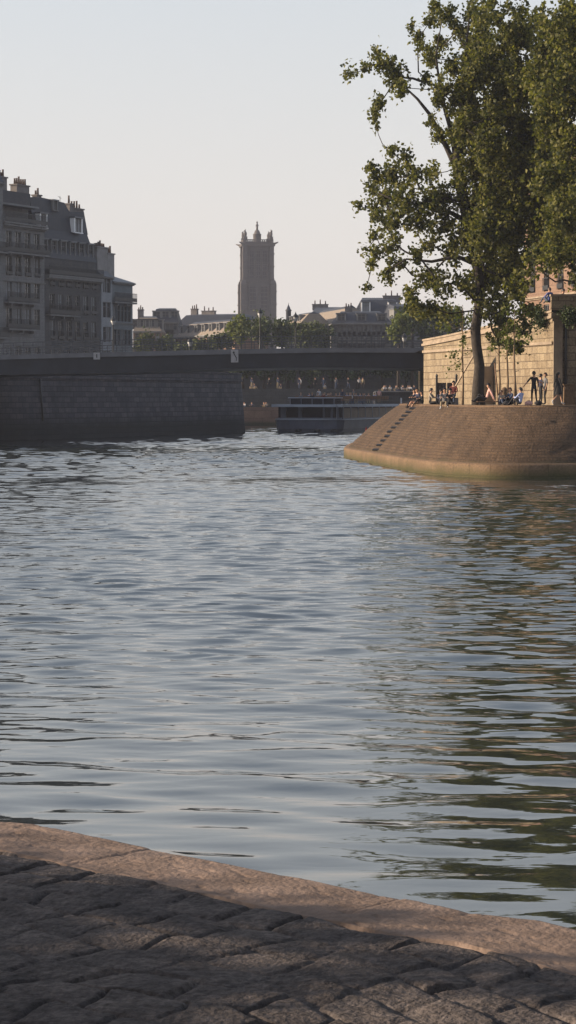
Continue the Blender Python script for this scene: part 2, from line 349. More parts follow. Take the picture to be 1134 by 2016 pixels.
# ------------------------------------------------------------------ water
def build_water():
    ys = [5.0]
    while ys[-1] < 330: ys.append(ys[-1] + max(0.016, (0.0012 if ys[-1] < 115 else 0.0014) * ys[-1]))
    ys = np.array(ys)
    ta = np.concatenate([np.linspace(-1.6, -0.19, 30), np.linspace(-0.18, 0.18, 340), np.linspace(0.19, 1.6, 30)])
    Y, T = np.meshgrid(ys, ta, indexing='ij'); X = Y * T
    dy = np.gradient(ys)[:, None] * np.ones_like(T); dx = np.abs(np.gradient(ta))[None, :] * Y
    Z = np.zeros_like(X); sl = 0
    r = np.random.default_rng(5); lam = np.exp(np.linspace(math.log(0.16), math.log(3.2), 80))
    for l in lam:
        l = l * r.uniform(0.95, 1.05); th = r.normal(0, 0.30) + (math.pi if r.random() < 0.3 else 0) + 0.12
        k = 2 * math.pi / l; kx, ky = k * math.sin(th), k * math.cos(th)
        slope = 0.0105 * (1.0 if l < 1.0 else (1.0 / l) ** 0.9) * (1.0 if l > 0.32 else (l / 0.32) ** 1.0)
        near = 1.5 * np.clip((Y - 14) / 26, 0, 1) if l < 0.55 else (0.7 + 1.1 * np.clip((Y - 12) / 26, 0, 1) if l < 0.8 else 1.15 + 0.35 * np.clip((Y - 16) / 35, 0, 1) + 1.6 * np.clip((Y - 90) / 40, 0, 1))
        fade = np.clip((2 * math.pi / (np.abs(ky) * dy + np.abs(kx) * dx * 0.8 + 1e-9) - 2.2) / 2.0, 0, 1)
        ph = r.uniform(0, 6.28)
        Z += (slope / k * 1.414) * fade * near * np.cos(kx * X + ky * Y + ph)
    amp = 0.55 + 0.9 * np.clip(vnoise(X * 0.09 + 3, Y * 0.05 + 7, 3) * 0.6 + vnoise(X * 0.3, Y * 0.16, 9) * 0.5 - 0.1, 0, 1)
    Z += 0.18 * np.sign(Z) * 0
    Z *= amp * (1 - 0.62 * np.exp(-((Y - 101 - 0.15 * X) / 6.0) ** 2))
    nr, nc = X.shape
    verts = np.stack([X, Y, Z], -1).reshape(-1, 3)
    i = np.arange(nr - 1)[:, None] * nc + np.arange(nc - 1)[None, :]
    q = np.stack([i, i + 1, i + 1 + nc, i + nc], -1).reshape(-1, 4)
    # the far-reaching bed sheet just under the waves
    b0 = len(verts); S = 2500
    verts = np.concatenate([verts, np.array([(-S, -60, -0.3), (S, -60, -0.3), (S, 330, -0.3), (-S, 330, -0.3)])])
    q = np.concatenate([q, np.array([[b0, b0 + 1, b0 + 2, b0 + 3]])])
    o = np_mesh('river_water', verts, q, [M['water']], smooth=True)
    tag(o, 'rippled grey river water between the quays', None, None, 'structure')
build_water()

# ------------------------------------------------------------------ near quay (kerb + cobbles)
QZ = 2.0
edge_px = [(-700, 1530), (-300, 1575), (0, 1619), (69, 1626), (212, 1655), (339, 1682), (450, 1703), (529, 1719), (600, 1732), (746, 1764), (830, 1780), (925, 1801), (1063, 1817), (1134, 1835), (1500, 1935), (2200, 2200)]
edge_pts = [on_plane(a, b, QZ) for a, b in edge_px]
U = Vector((0.74, -0.672, 0)).normalized(); V = Vector((-U.y * -1, U.x, 0)) * -1   # V points towards the camera side
V = Vector((-0.672, -0.74, 0)).normalized()
O0 = on_plane(0, 1620, QZ)
eu = np.array([(p - O0).dot(U) for p in edge_pts]); ev = np.array([(p - O0).dot(V) for p in edge_pts])
def edge_off(u):
    return np.interp(u, eu, ev)
def stone_cells(u, v):
    """cobble heights: uneven setts in rough rows parallel to the kerb, worn flat, joints partly filled"""
    vv = v + 0.14 * (vnoise(u * 1.3, v * 0.9, 21) - 0.5) * 2 + 0.035 * fbm(u * 5, v * 5, 25, 3)
    rowh = 0.185; row = np.floor(vv / rowh); fv = vv / rowh - row
    ln = 0.19 + 0.10 * vnoise(row * 7.3, row * 0 + 2.2, 5)
    uu = u + 0.05 * fbm(u * 5, v * 5, 31, 3) + row * 0.113 + 0.12 * vnoise(row * 3.1, row * 0, 8) + (fv - 0.5) * 0.10 * (vnoise(np.floor(u / 0.3), row, 17) - 0.5)
    ci = np.floor(uu / ln); fu = uu / ln - ci
    du = np.minimum(fu, 1 - fu) * ln; dv = np.minimum(fv, 1 - fv) * rowh
    d = np.minimum(du, dv)
    fill = np.clip(vnoise(u * 4.3, v * 4.3, 91) * 1.6 - 0.2, 0.25, 1.0)
    jw = 0.007 + 0.009 * vnoise(u * 5, v * 5, 77)
    prof = 1 - (1 - np.clip((d - 0.002) / (jw * 1.25), 0, 1)) ** 1.4 * fill
    hs = vnoise(ci * 5.17 + 0.5, row * 3.31 + 0.5, 13); tl = vnoise(ci * 2.9, row * 7.7, 15) - 0.5; tw = vnoise(ci * 6.1, row * 1.9, 19) - 0.5
    return prof * 0.018 + prof * (0.003 * hs + tl * 0.022 * (fu - 0.5) + (tw * 0.03 - 0.008) * (fv - 0.5)) - 0.008 * prof * ((fu - 0.5) ** 2 + (fv - 0.5) ** 2) + 0.006 * fbm(u * 9, v * 9, 95, 5)
def build_quay():
    def axis(a, b, c, d, fine, coarse_n):
        return np.concatenate([np.linspace(a, b, coarse_n, endpoint=False), np.arange(b, c, fine), np.linspace(c, d, coarse_n)])
    us = axis(-40, -1.6, 4.6, 40, 0.0085, 60)
    # cobbles
    kerb_w = 0.37
    vs = np.concatenate([np.arange(kerb_w, 3.9, 0.0085), np.linspace(3.9, 14, 60)])
    Uu, Vv = np.meshgrid(us, vs, indexing='ij')
    h = stone_cells(Uu, Vv - kerb_w + 0.07) + 0.0035 * fbm(Uu * 14, Vv * 14, 3, 3) + 0.010 * fbm(Uu * 1.2, Vv * 1.2, 33, 2) - 0.013
    far = np.clip((np.abs(Uu - 1.5) - 3.5) / 1.0, 0, 1); h = h * (1 - far)
    off = edge_off(Uu) * np.exp(-Vv * 0.25)
    P = np.stack([O0.x + U.x * Uu + V.x * (Vv + off), O0.y + U.y * Uu + V.y * (Vv + off), QZ + h], -1)
    nr, nc = Uu.shape
    i = np.arange(nr - 1)[:, None] * nc + np.arange(nc - 1)[None, :]
    q = np.stack([i, i + nc, i + 1 + nc, i + 1], -1).reshape(-1, 4)
    m, nt, b = new_mat('cobble_stone'); L = nt.links
    geo = N(nt, 'ShaderNodeNewGeometry')
    n1 = N(nt, 'ShaderNodeTexNoise', Scale=5.0, Detail=6.0, Roughness=0.65); L.new(geo.outputs['Position'], n1.inputs['Vector'])
    c = ramp(nt, n1.outputs['Fac'], [(0.3, (0.062, 0.054, 0.054)), (0.55, (0.112, 0.095, 0.091)), (0.75, (0.18, 0.15, 0.138))])
    n3 = N(nt, 'ShaderNodeTexNoise', Scale=38.0, Detail=5.0, Roughness=0.7); L.new(geo.outputs['Position'], n3.inputs['Vector']); g3 = ramp(nt, n3.outputs['Fac'], [(0.32, 0.55), (0.68, 1.45)]); c = mixc(nt, 1.0, c, g3, 'MULTIPLY')
    sx = N(nt, 'ShaderNodeSeparateXYZ'); L.new(geo.outputs['Position'], sx.inputs[0])
    mr = N(nt, 'ShaderNodeMapRange'); L.new(sx.outputs['Z'], mr.inputs[0]); mr.inputs[1].default_value = QZ - 0.020; mr.inputs[2].default_value = QZ - 0.009
    c = mixc(nt, mr.outputs[0], (0.04, 0.033, 0.027), c); L.new(c, b.inputs['Base Color']); b.inputs['Roughness'].default_value = 0.9; b.inputs['Specular IOR Level'].default_value = 0.12
    n2 = N(nt, 'ShaderNodeTexNoise', Scale=60.0, Detail=4.0); L.new(geo.outputs['Position'], n2.inputs['Vector'])
    bp = N(nt, 'ShaderNodeBump', Strength=1.0, Distance=0.010); L.new(n2.outputs['Fac'], bp.inputs['Height']); L.new(bp.outputs['Normal'], b.inputs['Normal'])
    o = np_mesh('cobbled_quay', P.reshape(-1, 3), q, [m], smooth=True); tag(o, 'uneven grey cobbles of the near quay', None, None, 'structure')
    # kerb
    vs = np.concatenate([[-0.02] * 3, [-0.012, 0.0], np.arange(0.006, kerb_w, 0.008), [kerb_w, kerb_w + 0.012]])
    zz = np.zeros_like(vs); zz[:5] = [-2.6, -0.6, -0.035, -0.012, -0.003]; zz[-1] = -0.014
    Uu, Vv = np.meshgrid(us, vs, indexing='ij'); Zb = np.ones_like(us)[:, None] * zz[None, :]
    slab = np.floor((Uu + 0.37) / 1.12); fs = (Uu + 0.37) / 1.12 - slab
    jt = np.clip(np.minimum(fs, 1 - fs) * 1.12 / 0.012, 0, 1)
    flake = np.clip(fbm(Uu * 7, Vv * 16, 41, 4) - 0.16, 0, 1)
    pits = np.clip(fbm(Uu * 14, Vv * 34, 51, 3) - 0.25, 0, 1)
    h = (0.003 * fbm(Uu * 3.0, Vv * 4, 43, 4) - 0.007 * flake - 0.014 * pits - 0.004 * (1 - jt) + 0.005 * (vnoise(slab, slab * 0, 3) - 0.5)) * np.clip((Vv + 0.012) / 0.02, 0, 1)
    off = edge_off(Uu) * np.exp(-np.clip(Vv, 0, 9) * 0.25) + (Vv < 0.2) * 0.006 * fbm(Uu * 6, Uu * 0, 47, 3)
    P = np.stack([O0.x + U.x * Uu + V.x * (Vv + off), O0.y + U.y * Uu + V.y * (Vv + off), QZ + 0.006 + Zb + h], -1)
    nr, nc = Uu.shape; i = np.arange(nr - 1)[:, None] * nc + np.arange(nc - 1)[None, :]
    q = np.stack([i, i + nc, i + 1 + nc, i + 1], -1).reshape(-1, 4)
    m, nt, b = new_mat('kerb_limestone'); L = nt.links; geo = N(nt, 'ShaderNodeNewGeometry')
    n1 = N(nt, 'ShaderNodeTexNoise', Scale=4.0, Detail=8.0, Roughness=0.7); L.new(geo.outputs['Position'], n1.inputs['Vector'])
    c = ramp(nt, n1.outputs['Fac'], [(0.32, (0.14, 0.102, 0.084)), (0.5, (0.225, 0.165, 0.136)), (0.7, (0.29, 0.215, 0.18))])
    L.new(c, b.inputs['Base Color']); b.inputs['Roughness'].default_value = 0.9; b.inputs['Specular IOR Level'].default_value = 0.15
    n2 = N(nt, 'ShaderNodeTexNoise', Scale=45.0, Detail=5.0); L.new(geo.outputs['Position'], n2.inputs['Vector'])
    bp = N(nt, 'ShaderNodeBump', Strength=0.8, Distance=0.008); L.new(n2.outputs['Fac'], bp.inputs['Height']); L.new(bp.outputs['Normal'], b.inputs['Normal'])
    o = np_mesh('quay_kerb', P.reshape(-1, 3), q, [m], smooth=True); tag(o, 'weathered limestone kerb along the water edge', None, None, 'structure')
build_quay()

# ------------------------------------------------------------------ generic trees
def leaf_quads(C, size, r, up=0.25):
    n = len(C); a = r.normal(0, 1, (n, 3)); a /= np.linalg.norm(a, axis=1)[:, None]
    b = r.normal(0, 1, (n, 3)); b -= (b * a).sum(1)[:, None] * a; b /= np.linalg.norm(b, axis=1)[:, None]
    nn = np.cross(a, b); s = size * r.uniform(0.6, 1.25, n)[:, None]
    p0 = C - a * s * 0.55; p2 = C + a * s * 0.55; p1 = C + b * s * 0.45 + nn * s * 0.12; p3 = C - b * s * 0.45 + nn * s * 0.12
    return np.stack([p0, p1, p2, p3], 1).reshape(-1, 3), np.arange(n * 4).reshape(-1, 4)
def make_tree(name, label, cat, group, base, trunk, clumps, leaf, n_per, size, mat, barkm, seed=1, sub_sigma=0.2, limb_r=0.05, shell=0.6, twig=True, limbs=()):
    """trunk: list of (point, radius) in world space; clumps: (centre, (rx,ry,rz), weight)"""
    r = np.random.default_rng(seed); B = Vector(base)
    root = empty(name, B, 0, label, cat, group)
    mb = MB()
    tp = [Vector(p) - B for p, _ in trunk]; tr = [q for _, q in trunk]
    mb.tube(tp, tr, barkm, 10)
    for lm in limbs: mb.tube([Vector(p) - B for p, _ in lm], [q for _, q in lm], barkm, 8)
    C = []
    # branches fork from the nearest node that lies closer to the trunk
    cc = [Vector(c) - B for c, _, _ in clumps]
    def tdist(c): return min((c - p).length for p in tp[1:])
    order = sorted(range(len(cc)), key=lambda i: tdist(cc[i])); par = {}; nodes = []
    for i in order:
        best = None; bd = 1e9
        for j in range(1, len(tp)):
            d = (cc[i] - tp[j]).length * (1.0 if tp[j].z < cc[i].z else 1.25)
            if d < bd: bd = d; best = ('t', j)
        for j in nodes:
            d = (cc[i] - cc[j]).length * (1.05 if cc[j].z < cc[i].z + .2 else 1.3)
            if d < bd: bd = d; best = ('c', j)
        par[i] = best; nodes.append(i)
    desc = {i: 1 for i in order}
    for i in reversed(order):
        if par[i][0] == 'c': desc[par[i][1]] += desc[i]
    for k, (c, rad, w) in enumerate(clumps):
        c = cc[k]; s = tp[par[k][1]] if par[k][0] == 't' else cc[par[k][1]]; d = c - s; dl = d.length
        mid = s + d * 0.5 + Vector((0, 0, -0.10 * dl)) + Vector(r.normal(0, 0.07, 3)) * dl
        r0 = limb_r * 0.75 * math.sqrt(desc[k]); r1 = r0 * 0.7
        if par[k][0] == 't': r0 = min(r0, tr[par[k][1]] * .8)
        if twig: mb.tube([s, s.lerp(mid, 0.5) + Vector(r.normal(0, .03, 3)) * dl, mid, mid.lerp(c, 0.55) + Vector(r.normal(0, .02, 3)) * dl, c], [r0, r0 * 0.93, r0 * 0.86, r0 * 0.78, r1], barkm, 6)
        nsub = max(1, int(n_per * w)); 
        for j in range(nsub):
            u = r.normal(0, 1, 3); u /= np.linalg.norm(u); t = r.uniform(0, 1) ** shell
            p = np.array(c) + u * np.array(rad) * t
            nl = int(leaf * r.uniform(0.5, 1.5))
            C.append(p + r.normal(0, 1, (nl, 3)) * sub_sigma * np.array([1, 1, 1.25]) * r.uniform(0.6, 1.3))
            if twig and j % 2 == 0:
                mb.tube([c + (mid - c) * 0.15, Vector(p) * .5 + c * .5 + Vector((0, 0, -.04)), Vector(p)], [0.014, 0.010, 0.005], barkm, 4)
    mb.build('trunk', root)
    v, q = leaf_quads(np.concatenate(C), size, r)
    np_mesh('crown', v, q, [mat], root)
    return root

def PX(px, py, Y): return at(px, py, Y)
def px_r(r, Y): return r * Y / FPX

# the large poplar on the island tip
TD = 125.0
def ell(px, py, rx, ry, w=None, dY=None, D=TD, depth=1.2):
    Y = D + (dY if dY is not None else rnd.uniform(-2.5, 2.5))
    a = px_r(rx, Y); b = px_r(ry, Y)
    if w is None: w = (rx * ry) / 900.0
    return (at(px, py, Y), (a, max(a, b) * depth, b), w)
cl = []
for t in [(690, 144, 16, 6, .5), (718, 133, 14, 8, .6), (742, 108, 10, 10, .6), (752, 128, 14, 14, .9), (782, 148, 28, 24, 2.2), (768, 125, 14, 14, .8), (790, 172, 18, 18, 1.4),
          (746, 205, 13, 12, .9), (736, 225, 8, 16, .7), (741, 250, 4, 6, .25), (808, 52, 5, 8, .3), (822, 74, 12, 14, .8), (845, 40, 10, 10, .6), (858, 15, 14, 16, 1), (880, 30, 20, 22, 1.6),
          (838, 95, 14, 16, 1), (850, 118, 16, 18, 1.1), (870, 90, 18, 22, 1.4), (902, 60, 18, 24, 1.5), (928, 25, 16, 26, 1.5), (865, 170, 20, 24, 1.5), (900, 120, 24, 30, 1.8), (840, 160, 12, 10, .6),
          (862, 200, 12, 22, .9), (850, 245, 9, 14, .6), (895, 210, 18, 22, 1.2), (925, 160, 25, 35, 2.2), (935, 90, 24, 34, 2.2), (860, 270, 16, 14, 1.0), (895, 275, 22, 22, 1.5),
          (768, 300, 10, 16, .8), (800, 310, 8, 18, .7), (735, 335, 10, 14, .7), (745, 350, 16, 18, 1.3), (775, 345, 24, 26, 2.2), (815, 345, 20, 24, 1.7), (855, 340, 16, 22, 1.3),
          (730, 372, 11, 10, .7), (705, 405, 7, 3, .3), (760, 395, 30, 28, 2.6), (800, 395, 30, 32, 3), (845, 395, 32, 36, 3.2), (885, 390, 26, 34, 2.6), (745, 425, 14, 12, .9), (735, 410, 8, 8, .4),
          (775, 440, 26, 22, 2), (820, 440, 24, 24, 2), (870, 440, 30, 30, 2.4), (740, 465, 14, 10, .7), (720, 495, 5, 4, .2), (745, 500, 14, 12, .8), (775, 480, 22, 18, 1.4), (785, 515, 20, 16, 1.1), (735, 520, 14, 10, .7),
          (765, 545, 12, 16, .7), (720, 565, 4, 5, .2), (820, 500, 16, 18, 1), (850, 480, 18, 20, 1.1), (835, 545, 30, 26, 1.8), (810, 575, 18, 18, 1), (865, 560, 28, 34, 2), (835, 605, 30, 26, 1.6), (870, 615, 22, 26, 1.3), (885, 500, 20, 30, 1.6),
          (812, 600, 20, 14, .8), (905, 470, 24, 40, 2.2), (905, 560, 18, 30, 1.0), (905, 345, 24, 30, 2)]:
    cl.append(ell(t[0], t[1], t[2], t[3], t[4] * 1.12, None, TD, 1.6))
for i in range(150):      # the full right-hand part of the crown
    x = rnd.uniform(925, 1120); top = 25 + 22 * math.sin(x * 0.05) + (30 if x < 950 else 0)
    y = rnd.uniform(top, 590 if x < 1035 else 490)
    cl.append(ell(x, y, 30, 34, 1.9, rnd.uniform(-4.5, 4.5), TD, 1.2))
for i in range(55):
    x = rnd.uniform(900, 1040); y = rnd.uniform(60 if x > 940 else 150, 340); cl.append(ell(x, y, 26, 30, 1.5, rnd.uniform(-4, 4), TD, 1.2))
for t in [(1004, 12, 8, 14, .6), (1028, 22, 8, 12, .5), (985, 36, 12, 12, .7), (960, 40, 12, 12, .7), (960, 590, 24, 30, 1.6), (995, 600, 26, 26, 1.4), (1020, 560, 22, 26, 1.4), (1005, 540, 28, 26, 1.6)]:
    cl.append(ell(t[0], t[1], t[2], t[3], t[4], None, TD, 1.6))
gz = 3.15
tb = Vector((X_at(942, TD, gz), TD, gz - 0.1))
def tp_(px, py): return at(px, py, TD)
for t in [(962, 622, 20, 24, 1.1), (1000, 635, 24, 24, 1.2), (1030, 650, 16, 24, .9), (1012, 682, 20, 16, .8), (978, 665, 16, 20, .8), (1035, 610, 18, 18, .8)]: cl.append(ell(*t, -1.5, TD, 1.0))
trunk = [(tb, .40), (tp_(941, 770), .33), (tp_(944, 720), .28), (tp_(938, 680), .27), (tp_(936, 650), .28), (tp_(942, 610), .26), (tp_(945, 560), .25), (tp_(935, 500), .25), (tp_(920, 440), .26),
         (tp_(908, 370), .30), (tp_(898, 315), .28), (tp_(905, 260), .20), (tp_(912, 180), .14), (tp_(918, 90), .08), (tp_(925, 30), .03)]
make_tree('poplar_tree', 'tall leaning poplar with open left crown growing from the island tip', 'tree', None, tb, trunk, cl, 20, 9.5, 0.20, M['leaf'], M['bark'], 3, 0.15, 0.034, 0.55, limbs=[
    [(tp_(906, 345), .2), (tp_(886, 305), .15), (tp_(866, 262), .12), (tp_(846, 225), .10), (tp_(822, 195), .07), (tp_(790, 165), .04)],
    [(tp_(900, 320), .2), (tp_(890, 262), .14), (tp_(876, 215), .11), (tp_(866, 170), .08), (tp_(858, 110), .05), (tp_(870, 40), .02)],
    [(tp_(905, 290), .2), (tp_(924, 220), .14), (tp_(930, 150), .10), (tp_(945, 80), .05), (tp_(960, 30), .02)],
    [(tp_(925, 440), .18), (tp_(890, 420), .12), (tp_(845, 405), .09), (tp_(790, 400), .06), (tp_(745, 380), .03)],
    [(tp_(938, 520), .16), (tp_(900, 505), .10), (tp_(850, 515), .08), (tp_(800, 510), .05), (tp_(760, 535), .03)]])

# second big tree, right of frame, its crown fills the right edge
D2 = 118.0
cl = []
for i in range(170):
    x = rnd.uniform(1055, 1420); y = rnd.uniform(20 + 0.1 * abs(x - 1200) + 15 * math.sin(x * .06), 515 if x < 1180 else 560)
    cl.append(ell(x, y, 32, 34, 2.2, rnd.uniform(-4.5, 4.5), D2, 1.2))
for i in range(90):
    x = rnd.uniform(1185, 1480); cl.append(ell(x, rnd.uniform(-230 + .5 * abs(x - 1320), 60), 34, 34, 1.4, rnd.uniform(-4.5, 4.5), D2, 1.2))
for t in [(1090, 40, 14, 12, .8), (1125, 18, 16, 12, .9), (1062, 48, 14, 12, .8), (1110, 500, 22, 22, 1.4), (1080, 490, 22, 20, 1.3), (1128, 520, 16, 22, 1.0), (1098, 520, 16, 18, .7), (1062, 530, 12, 18, .6), (1040, 545, 14, 20, .7), (1130, 556, 10, 14, .5), (1050, 505, 14, 14, .7)]:
    cl.append(ell(t[0], t[1], t[2], t[3], t[4], None, D2, 1.4))
b2 = Vector((X_at(1230, D2, gz), D2, gz - 0.1)); T2 = lambda a, b: at(a, b, D2)
make_tree('poplar_tree', 'broad dark green poplar leaning in over the right edge beside the stone pier', 'tree', None, b2,
          [(b2, .5), (T2(1225, 720), .42), (T2(1200, 640), .4), (T2(1175, 560), .36), (T2(1160, 480), .32), (T2(1150, 380), .26), (T2(1150, 260), .2), (T2(1160, 120), .1), (T2(1165, 50), .03)],
          cl, 26, 6.2, 0.21, M['leaf'], M['bark'], 4, 0.19, 0.036, 0.55)

# young staked trees in front of the lit wall
def sapling(px, D, ytop, ybot, w, seed, label, extra=()):
    b = Vector((X_at(px, D, gz), D, gz - 0.02)); c = []
    for k in range(9):
        y = rnd.uniform(ytop, ybot); c.append(ell(px + rnd.uniform(-w, w), y, w * 0.55, 14, .8, rnd.uniform(-.5, .5), D, 1.2))
    for t in extra: c.append(ell(*t, rnd.uniform(-.5, .5), D, 1.2))
    tr = [(b, .07), (at(px + 1, 750, D), .055), (at(px - 1, 700, D), .045), (at(px, (ytop + ybot) / 2, D), .03), (at(px, ytop, D), .01)]
    t = make_tree('young_tree', label, 'tree', 'young trees in front of the pale wall', b, tr, c, 16, 3.6, 0.15, M['leaf_y'], M['bark_pale'], seed, 0.13, 0.02, 0.6)
    return t
sapling(911, 130, 600, 720, 20, 21, 'slender young tree left of the big trunk, before the sloping stair wall', [(880, 640, 16, 24, .9), (925, 620, 14, 20, .8), (895, 700, 14, 18, .7), (880, 725, 10, 10, .4)])
sapling(983, 124, 590, 700, 24, 22, 'young tree just right of the big trunk beside a leaning stake')
sapling(999, 126, 600, 700, 26, 23, 'bushiest young tree, second right of the big trunk', [(1025, 650, 18, 24, 1.2), (975, 660, 16, 24, 1.0), (1000, 690, 18, 18, 1.0)])
sapling(1013, 122, 610, 690, 20, 24, 'young tree third right of the big trunk, nearest the pointing man', [(1030, 625, 14, 20, .8), (1035, 670, 12, 18, .7)])
for i, (px, px2, lab) in enumerate([(979, 974, 'reddish leaning stake beside the first young tree right of the trunk'), (1016, 1011, 'reddish stake beside the young tree nearest the standing people')]):
    mb = MB(); D = 123; a = Vector((X_at(px + 3, D, gz), D, gz)); b = at(px2, 715, D)
    mb.tube([(0, 0, -.05), b - a], [.045, .04], M['wood'], 6); mb.tube([(b - a) * .8, (b - a) * .8 + Vector((.25, .1, .05))], [.02, .02], M['iron'], 5)
    tag(mb.build('tree_stake', None, a), lab, 'stake', 'stakes of the young trees')

# ------------------------------------------------------------------ island tip with sloping masonry
foot = [(9.5, 190), (6.0, 172), (4.2, 154), (3.45, 142), (3.35, 136), (4.0, 129), (4.75, 122), (5.6, 114), (6.6, 107.5), (8.0, 104), (9.7, 102.6), (12.9, 103), (18, 105), (30, 110), (60, 120)]
topc = [(11.5, 190), (9.0, 172), (7.6, 154), (6.95, 145), (6.9, 140.5), (7.1, 135), (7.6, 127.5), (8.2, 119), (8.9, 113), (9.8, 109.5), (11.0, 107.4), (13.4, 107), (18.2, 109.2), (30, 114), (60, 124)]
def dens(P, n=8):
    out = []
    for i in range(len(P) - 1):
        p0 = P[max(i - 1, 0)]; p1 = P[i]; p2 = P[i + 1]; p3 = P[min(i + 2, len(P) - 1)]
        for k in range(n):
            t = k / n
            out.append(tuple(0.5 * (2 * p1[j] + (p2[j] - p0[j]) * t + (2 * p0[j] - 5 * p1[j] + 4 * p2[j] - p3[j]) * t * t + (3 * p1[j] - p0[j] - 3 * p2[j] + p3[j]) * t ** 3) for j in (0, 1)))
    out.append(P[-1]); return out
F = dens(foot, 14); T = dens(topc, 14)
LZ = 0.64
def build_slope():
    root = empty('stone_embankment', (F[60][0] + 2, F[60][1] + 4, 0), 0, 'sunlit brown sloping masonry embankment rounding the island tip', 'embankment')
    inv = Vector(root.location)
    n = len(F); s = [0]
    for i in range(1, n): s.append(s[-1] + math.dist(F[i], F[i - 1]))
    # slope surface with fine relief
    nv = 60; Fa = np.array(F); Ta = np.array(T); S = np.array(s)
    fine = np.arange(0, S[-1], 0.12)
    fa = np.stack([np.interp(fine, S, Fa[:, k]) for k in (0, 1)], -1); ta = np.stack([np.interp(fine, S, Ta[:, k]) for k in (0, 1)], -1)
    d = ta - fa; dl = np.linalg.norm(d, axis=1)[:, None]; dn = d / dl
    st = fa + dn * 0.42
    tv = np.linspace(0, 1, nv)
    P = np.zeros((len(fine), nv, 3)); SS, TT = np.meshgrid(fine, tv, indexing='ij')
    slopelen = 4.4
    relief = 0.07 * fbm(SS * 0.35, TT * slopelen * 0.5, 61, 4) + 0.035 * fbm(SS * 1.5, TT * slopelen * 2.5, 63, 3) - 0.14 * np.clip(fbm(SS * 0.8, TT * slopelen * 1.4, 65, 3) - 0.25, 0, 1)
    relief *= np.clip(np.minimum(TT, 1 - TT) * 12, 0, 1)
    bulge = 0.10 * np.sin(np.pi * TT)
    for k in (0, 1):
        P[:, :, k] = st[:, None, k] + (ta[:, None, k] - st[:, None, k]) * TT - dn[:, None, k] * (relief + bulge) * 0.6 - inv[k]
    P[:, :, 2] = LZ + (gz - LZ) * TT + (relief + bulge) * 0.8
    nr = len(fine); i = np.arange(nr - 1)[:, None] * nv + np.arange(nv - 1)[None, :]
    q = np.stack([i, i + nv, i + 1 + nv, i + 1], -1).reshape(-1, 4)
    np_mesh('sloping_face', P.reshape(-1, 3), q, [M['slope']], root, smooth=True, uv=np.stack([SS, TT * slopelen], -1).reshape(-1, 2))
    # ledge at the waterline
    mb = MB()
    for i in range(n - 1):
        a, b = F[i], F[i + 1]
        def inn(k, w):
            dx, dy = T[k][0] - F[k][0], T[k][1] - F[k][1]; l = math.hypot(dx, dy); return (F[k][0] + dx / l * w - inv.x, F[k][1] + dy / l * w - inv.y)
        a0, b0 = inn(i, 0), inn(i + 1, 0); a2, b2 = inn(i, .06), inn(i + 1, .06); a1, b1 = inn(i, .5), inn(i + 1, .5)
        sa, sb = s[i], s[i + 1]
        for (p, r_, z0, z1, v0, v1) in (((a0, b0), (a0, b0), -.6, LZ - .1, 0, 1.3), ((a0, b0), (a2, b2), LZ - .1, LZ - .02, 1.3, 1.4), ((a2, b2), (a1, b1), LZ - .02, LZ + .02, 1.4, 1.9)):
            mb.face([(*p[0], z0), (*p[1], z0), (*r_[1], z1), (*r_[0], z1)], M['ledge'], [(sa, v0), (sb, v0), (sb, v1), (sa, v1)], True)
    mb.build('waterline_ledge', root)
    # coping of the top edge
    mb = MB()
    for i in range(n - 1):
        sa, sb = s[i], s[i + 1]
        def off(k, w):
            dx, dy = T[k][0] - F[k][0], T[k][1] - F[k][1]; l = math.hypot(dx, dy); return (T[k][0] + dx / l * w - inv.x, T[k][1] + dy / l * w - inv.y)
        p = [off(i, -.06), off(i + 1, -.06), off(i + 1, .4), off(i, .4)]
        mb.face([(*p[0], gz - .08), (*p[1], gz - .08), (*p[1], gz + .045), (*p[0], gz + .045)], M['ledge'])
        mb.face([(*p[0], gz + .045), (*p[1], gz + .045), (*p[2], gz + .05), (*p[3], gz + .05)], M['ledge'], [(sa, 0), (sb, 0), (sb, .5), (sa, .5)])
        mb.face([(*p[3], gz + .05), (*p[2], gz + .05), (*p[2], gz - .05), (*p[3], gz - .05)], M['ledge'])
    mb.build('coping', root)
    # footholds running diagonally up the slope: raised black boxes imitate the shade of recesses
    ia = min(range(n), key=lambda k: abs(F[k][0] - 4.6) + abs(F[k][1] - 124.0)); ib = min(range(n), key=lambda k: abs(T[k][0] - 7.35) + abs(T[k][1] - 131.5))
    for k in range(11):
        t = 0.03 + 0.86 * k / 10; j = ia + (ib - ia) * t; j0 = int(j)
        f = Vector((*F[j0], 0)); g = Vector((*T[j0], 0)); dn_ = (g - f).normalized(); f = f + dn_ * .42
        p = f.lerp(g, t); p.z = LZ + (gz - LZ) * t + 0.10 * math.sin(math.pi * t) * 0.8 + 0.03
        p -= dn_ * (0.10 * math.sin(math.pi * t) * 0.6 + 0.02)
        side = Vector((-dn_.y, dn_.x, 0))
        mb = MB(); sl = (Vector((g.x, g.y, gz)) - Vector((f.x, f.y, LZ))).normalized(); nn = side.cross(sl)
        if nn.z < 0: nn = -nn
        R = Matrix((side, sl, nn)).transposed()
        mb.box(tuple(nn * .03), (.40, .17, .07), M['black'], M=R)
        mb.build('foothold', root, p - inv)
build_slope()
def build_platform():
    mb = MB(); poly = []
    for (x, y) in reversed(T): poly.append((x + .02, y + .02))
    poly += [(11.5, 260), (140, 260), (140, 124)]
    mb.face([(x, y, gz) for x, y in poly[::-1]], M['platform'])
    me = mb.mesh('platform_ground'); o = bpy.data.objects.new('island_ground', me); link(o)
    if me.polygons[0].normal.z < 0: me.flip_normals()
    tag(o, 'bare earth terrace of the island tip', None, None, 'structure')
build_platform()

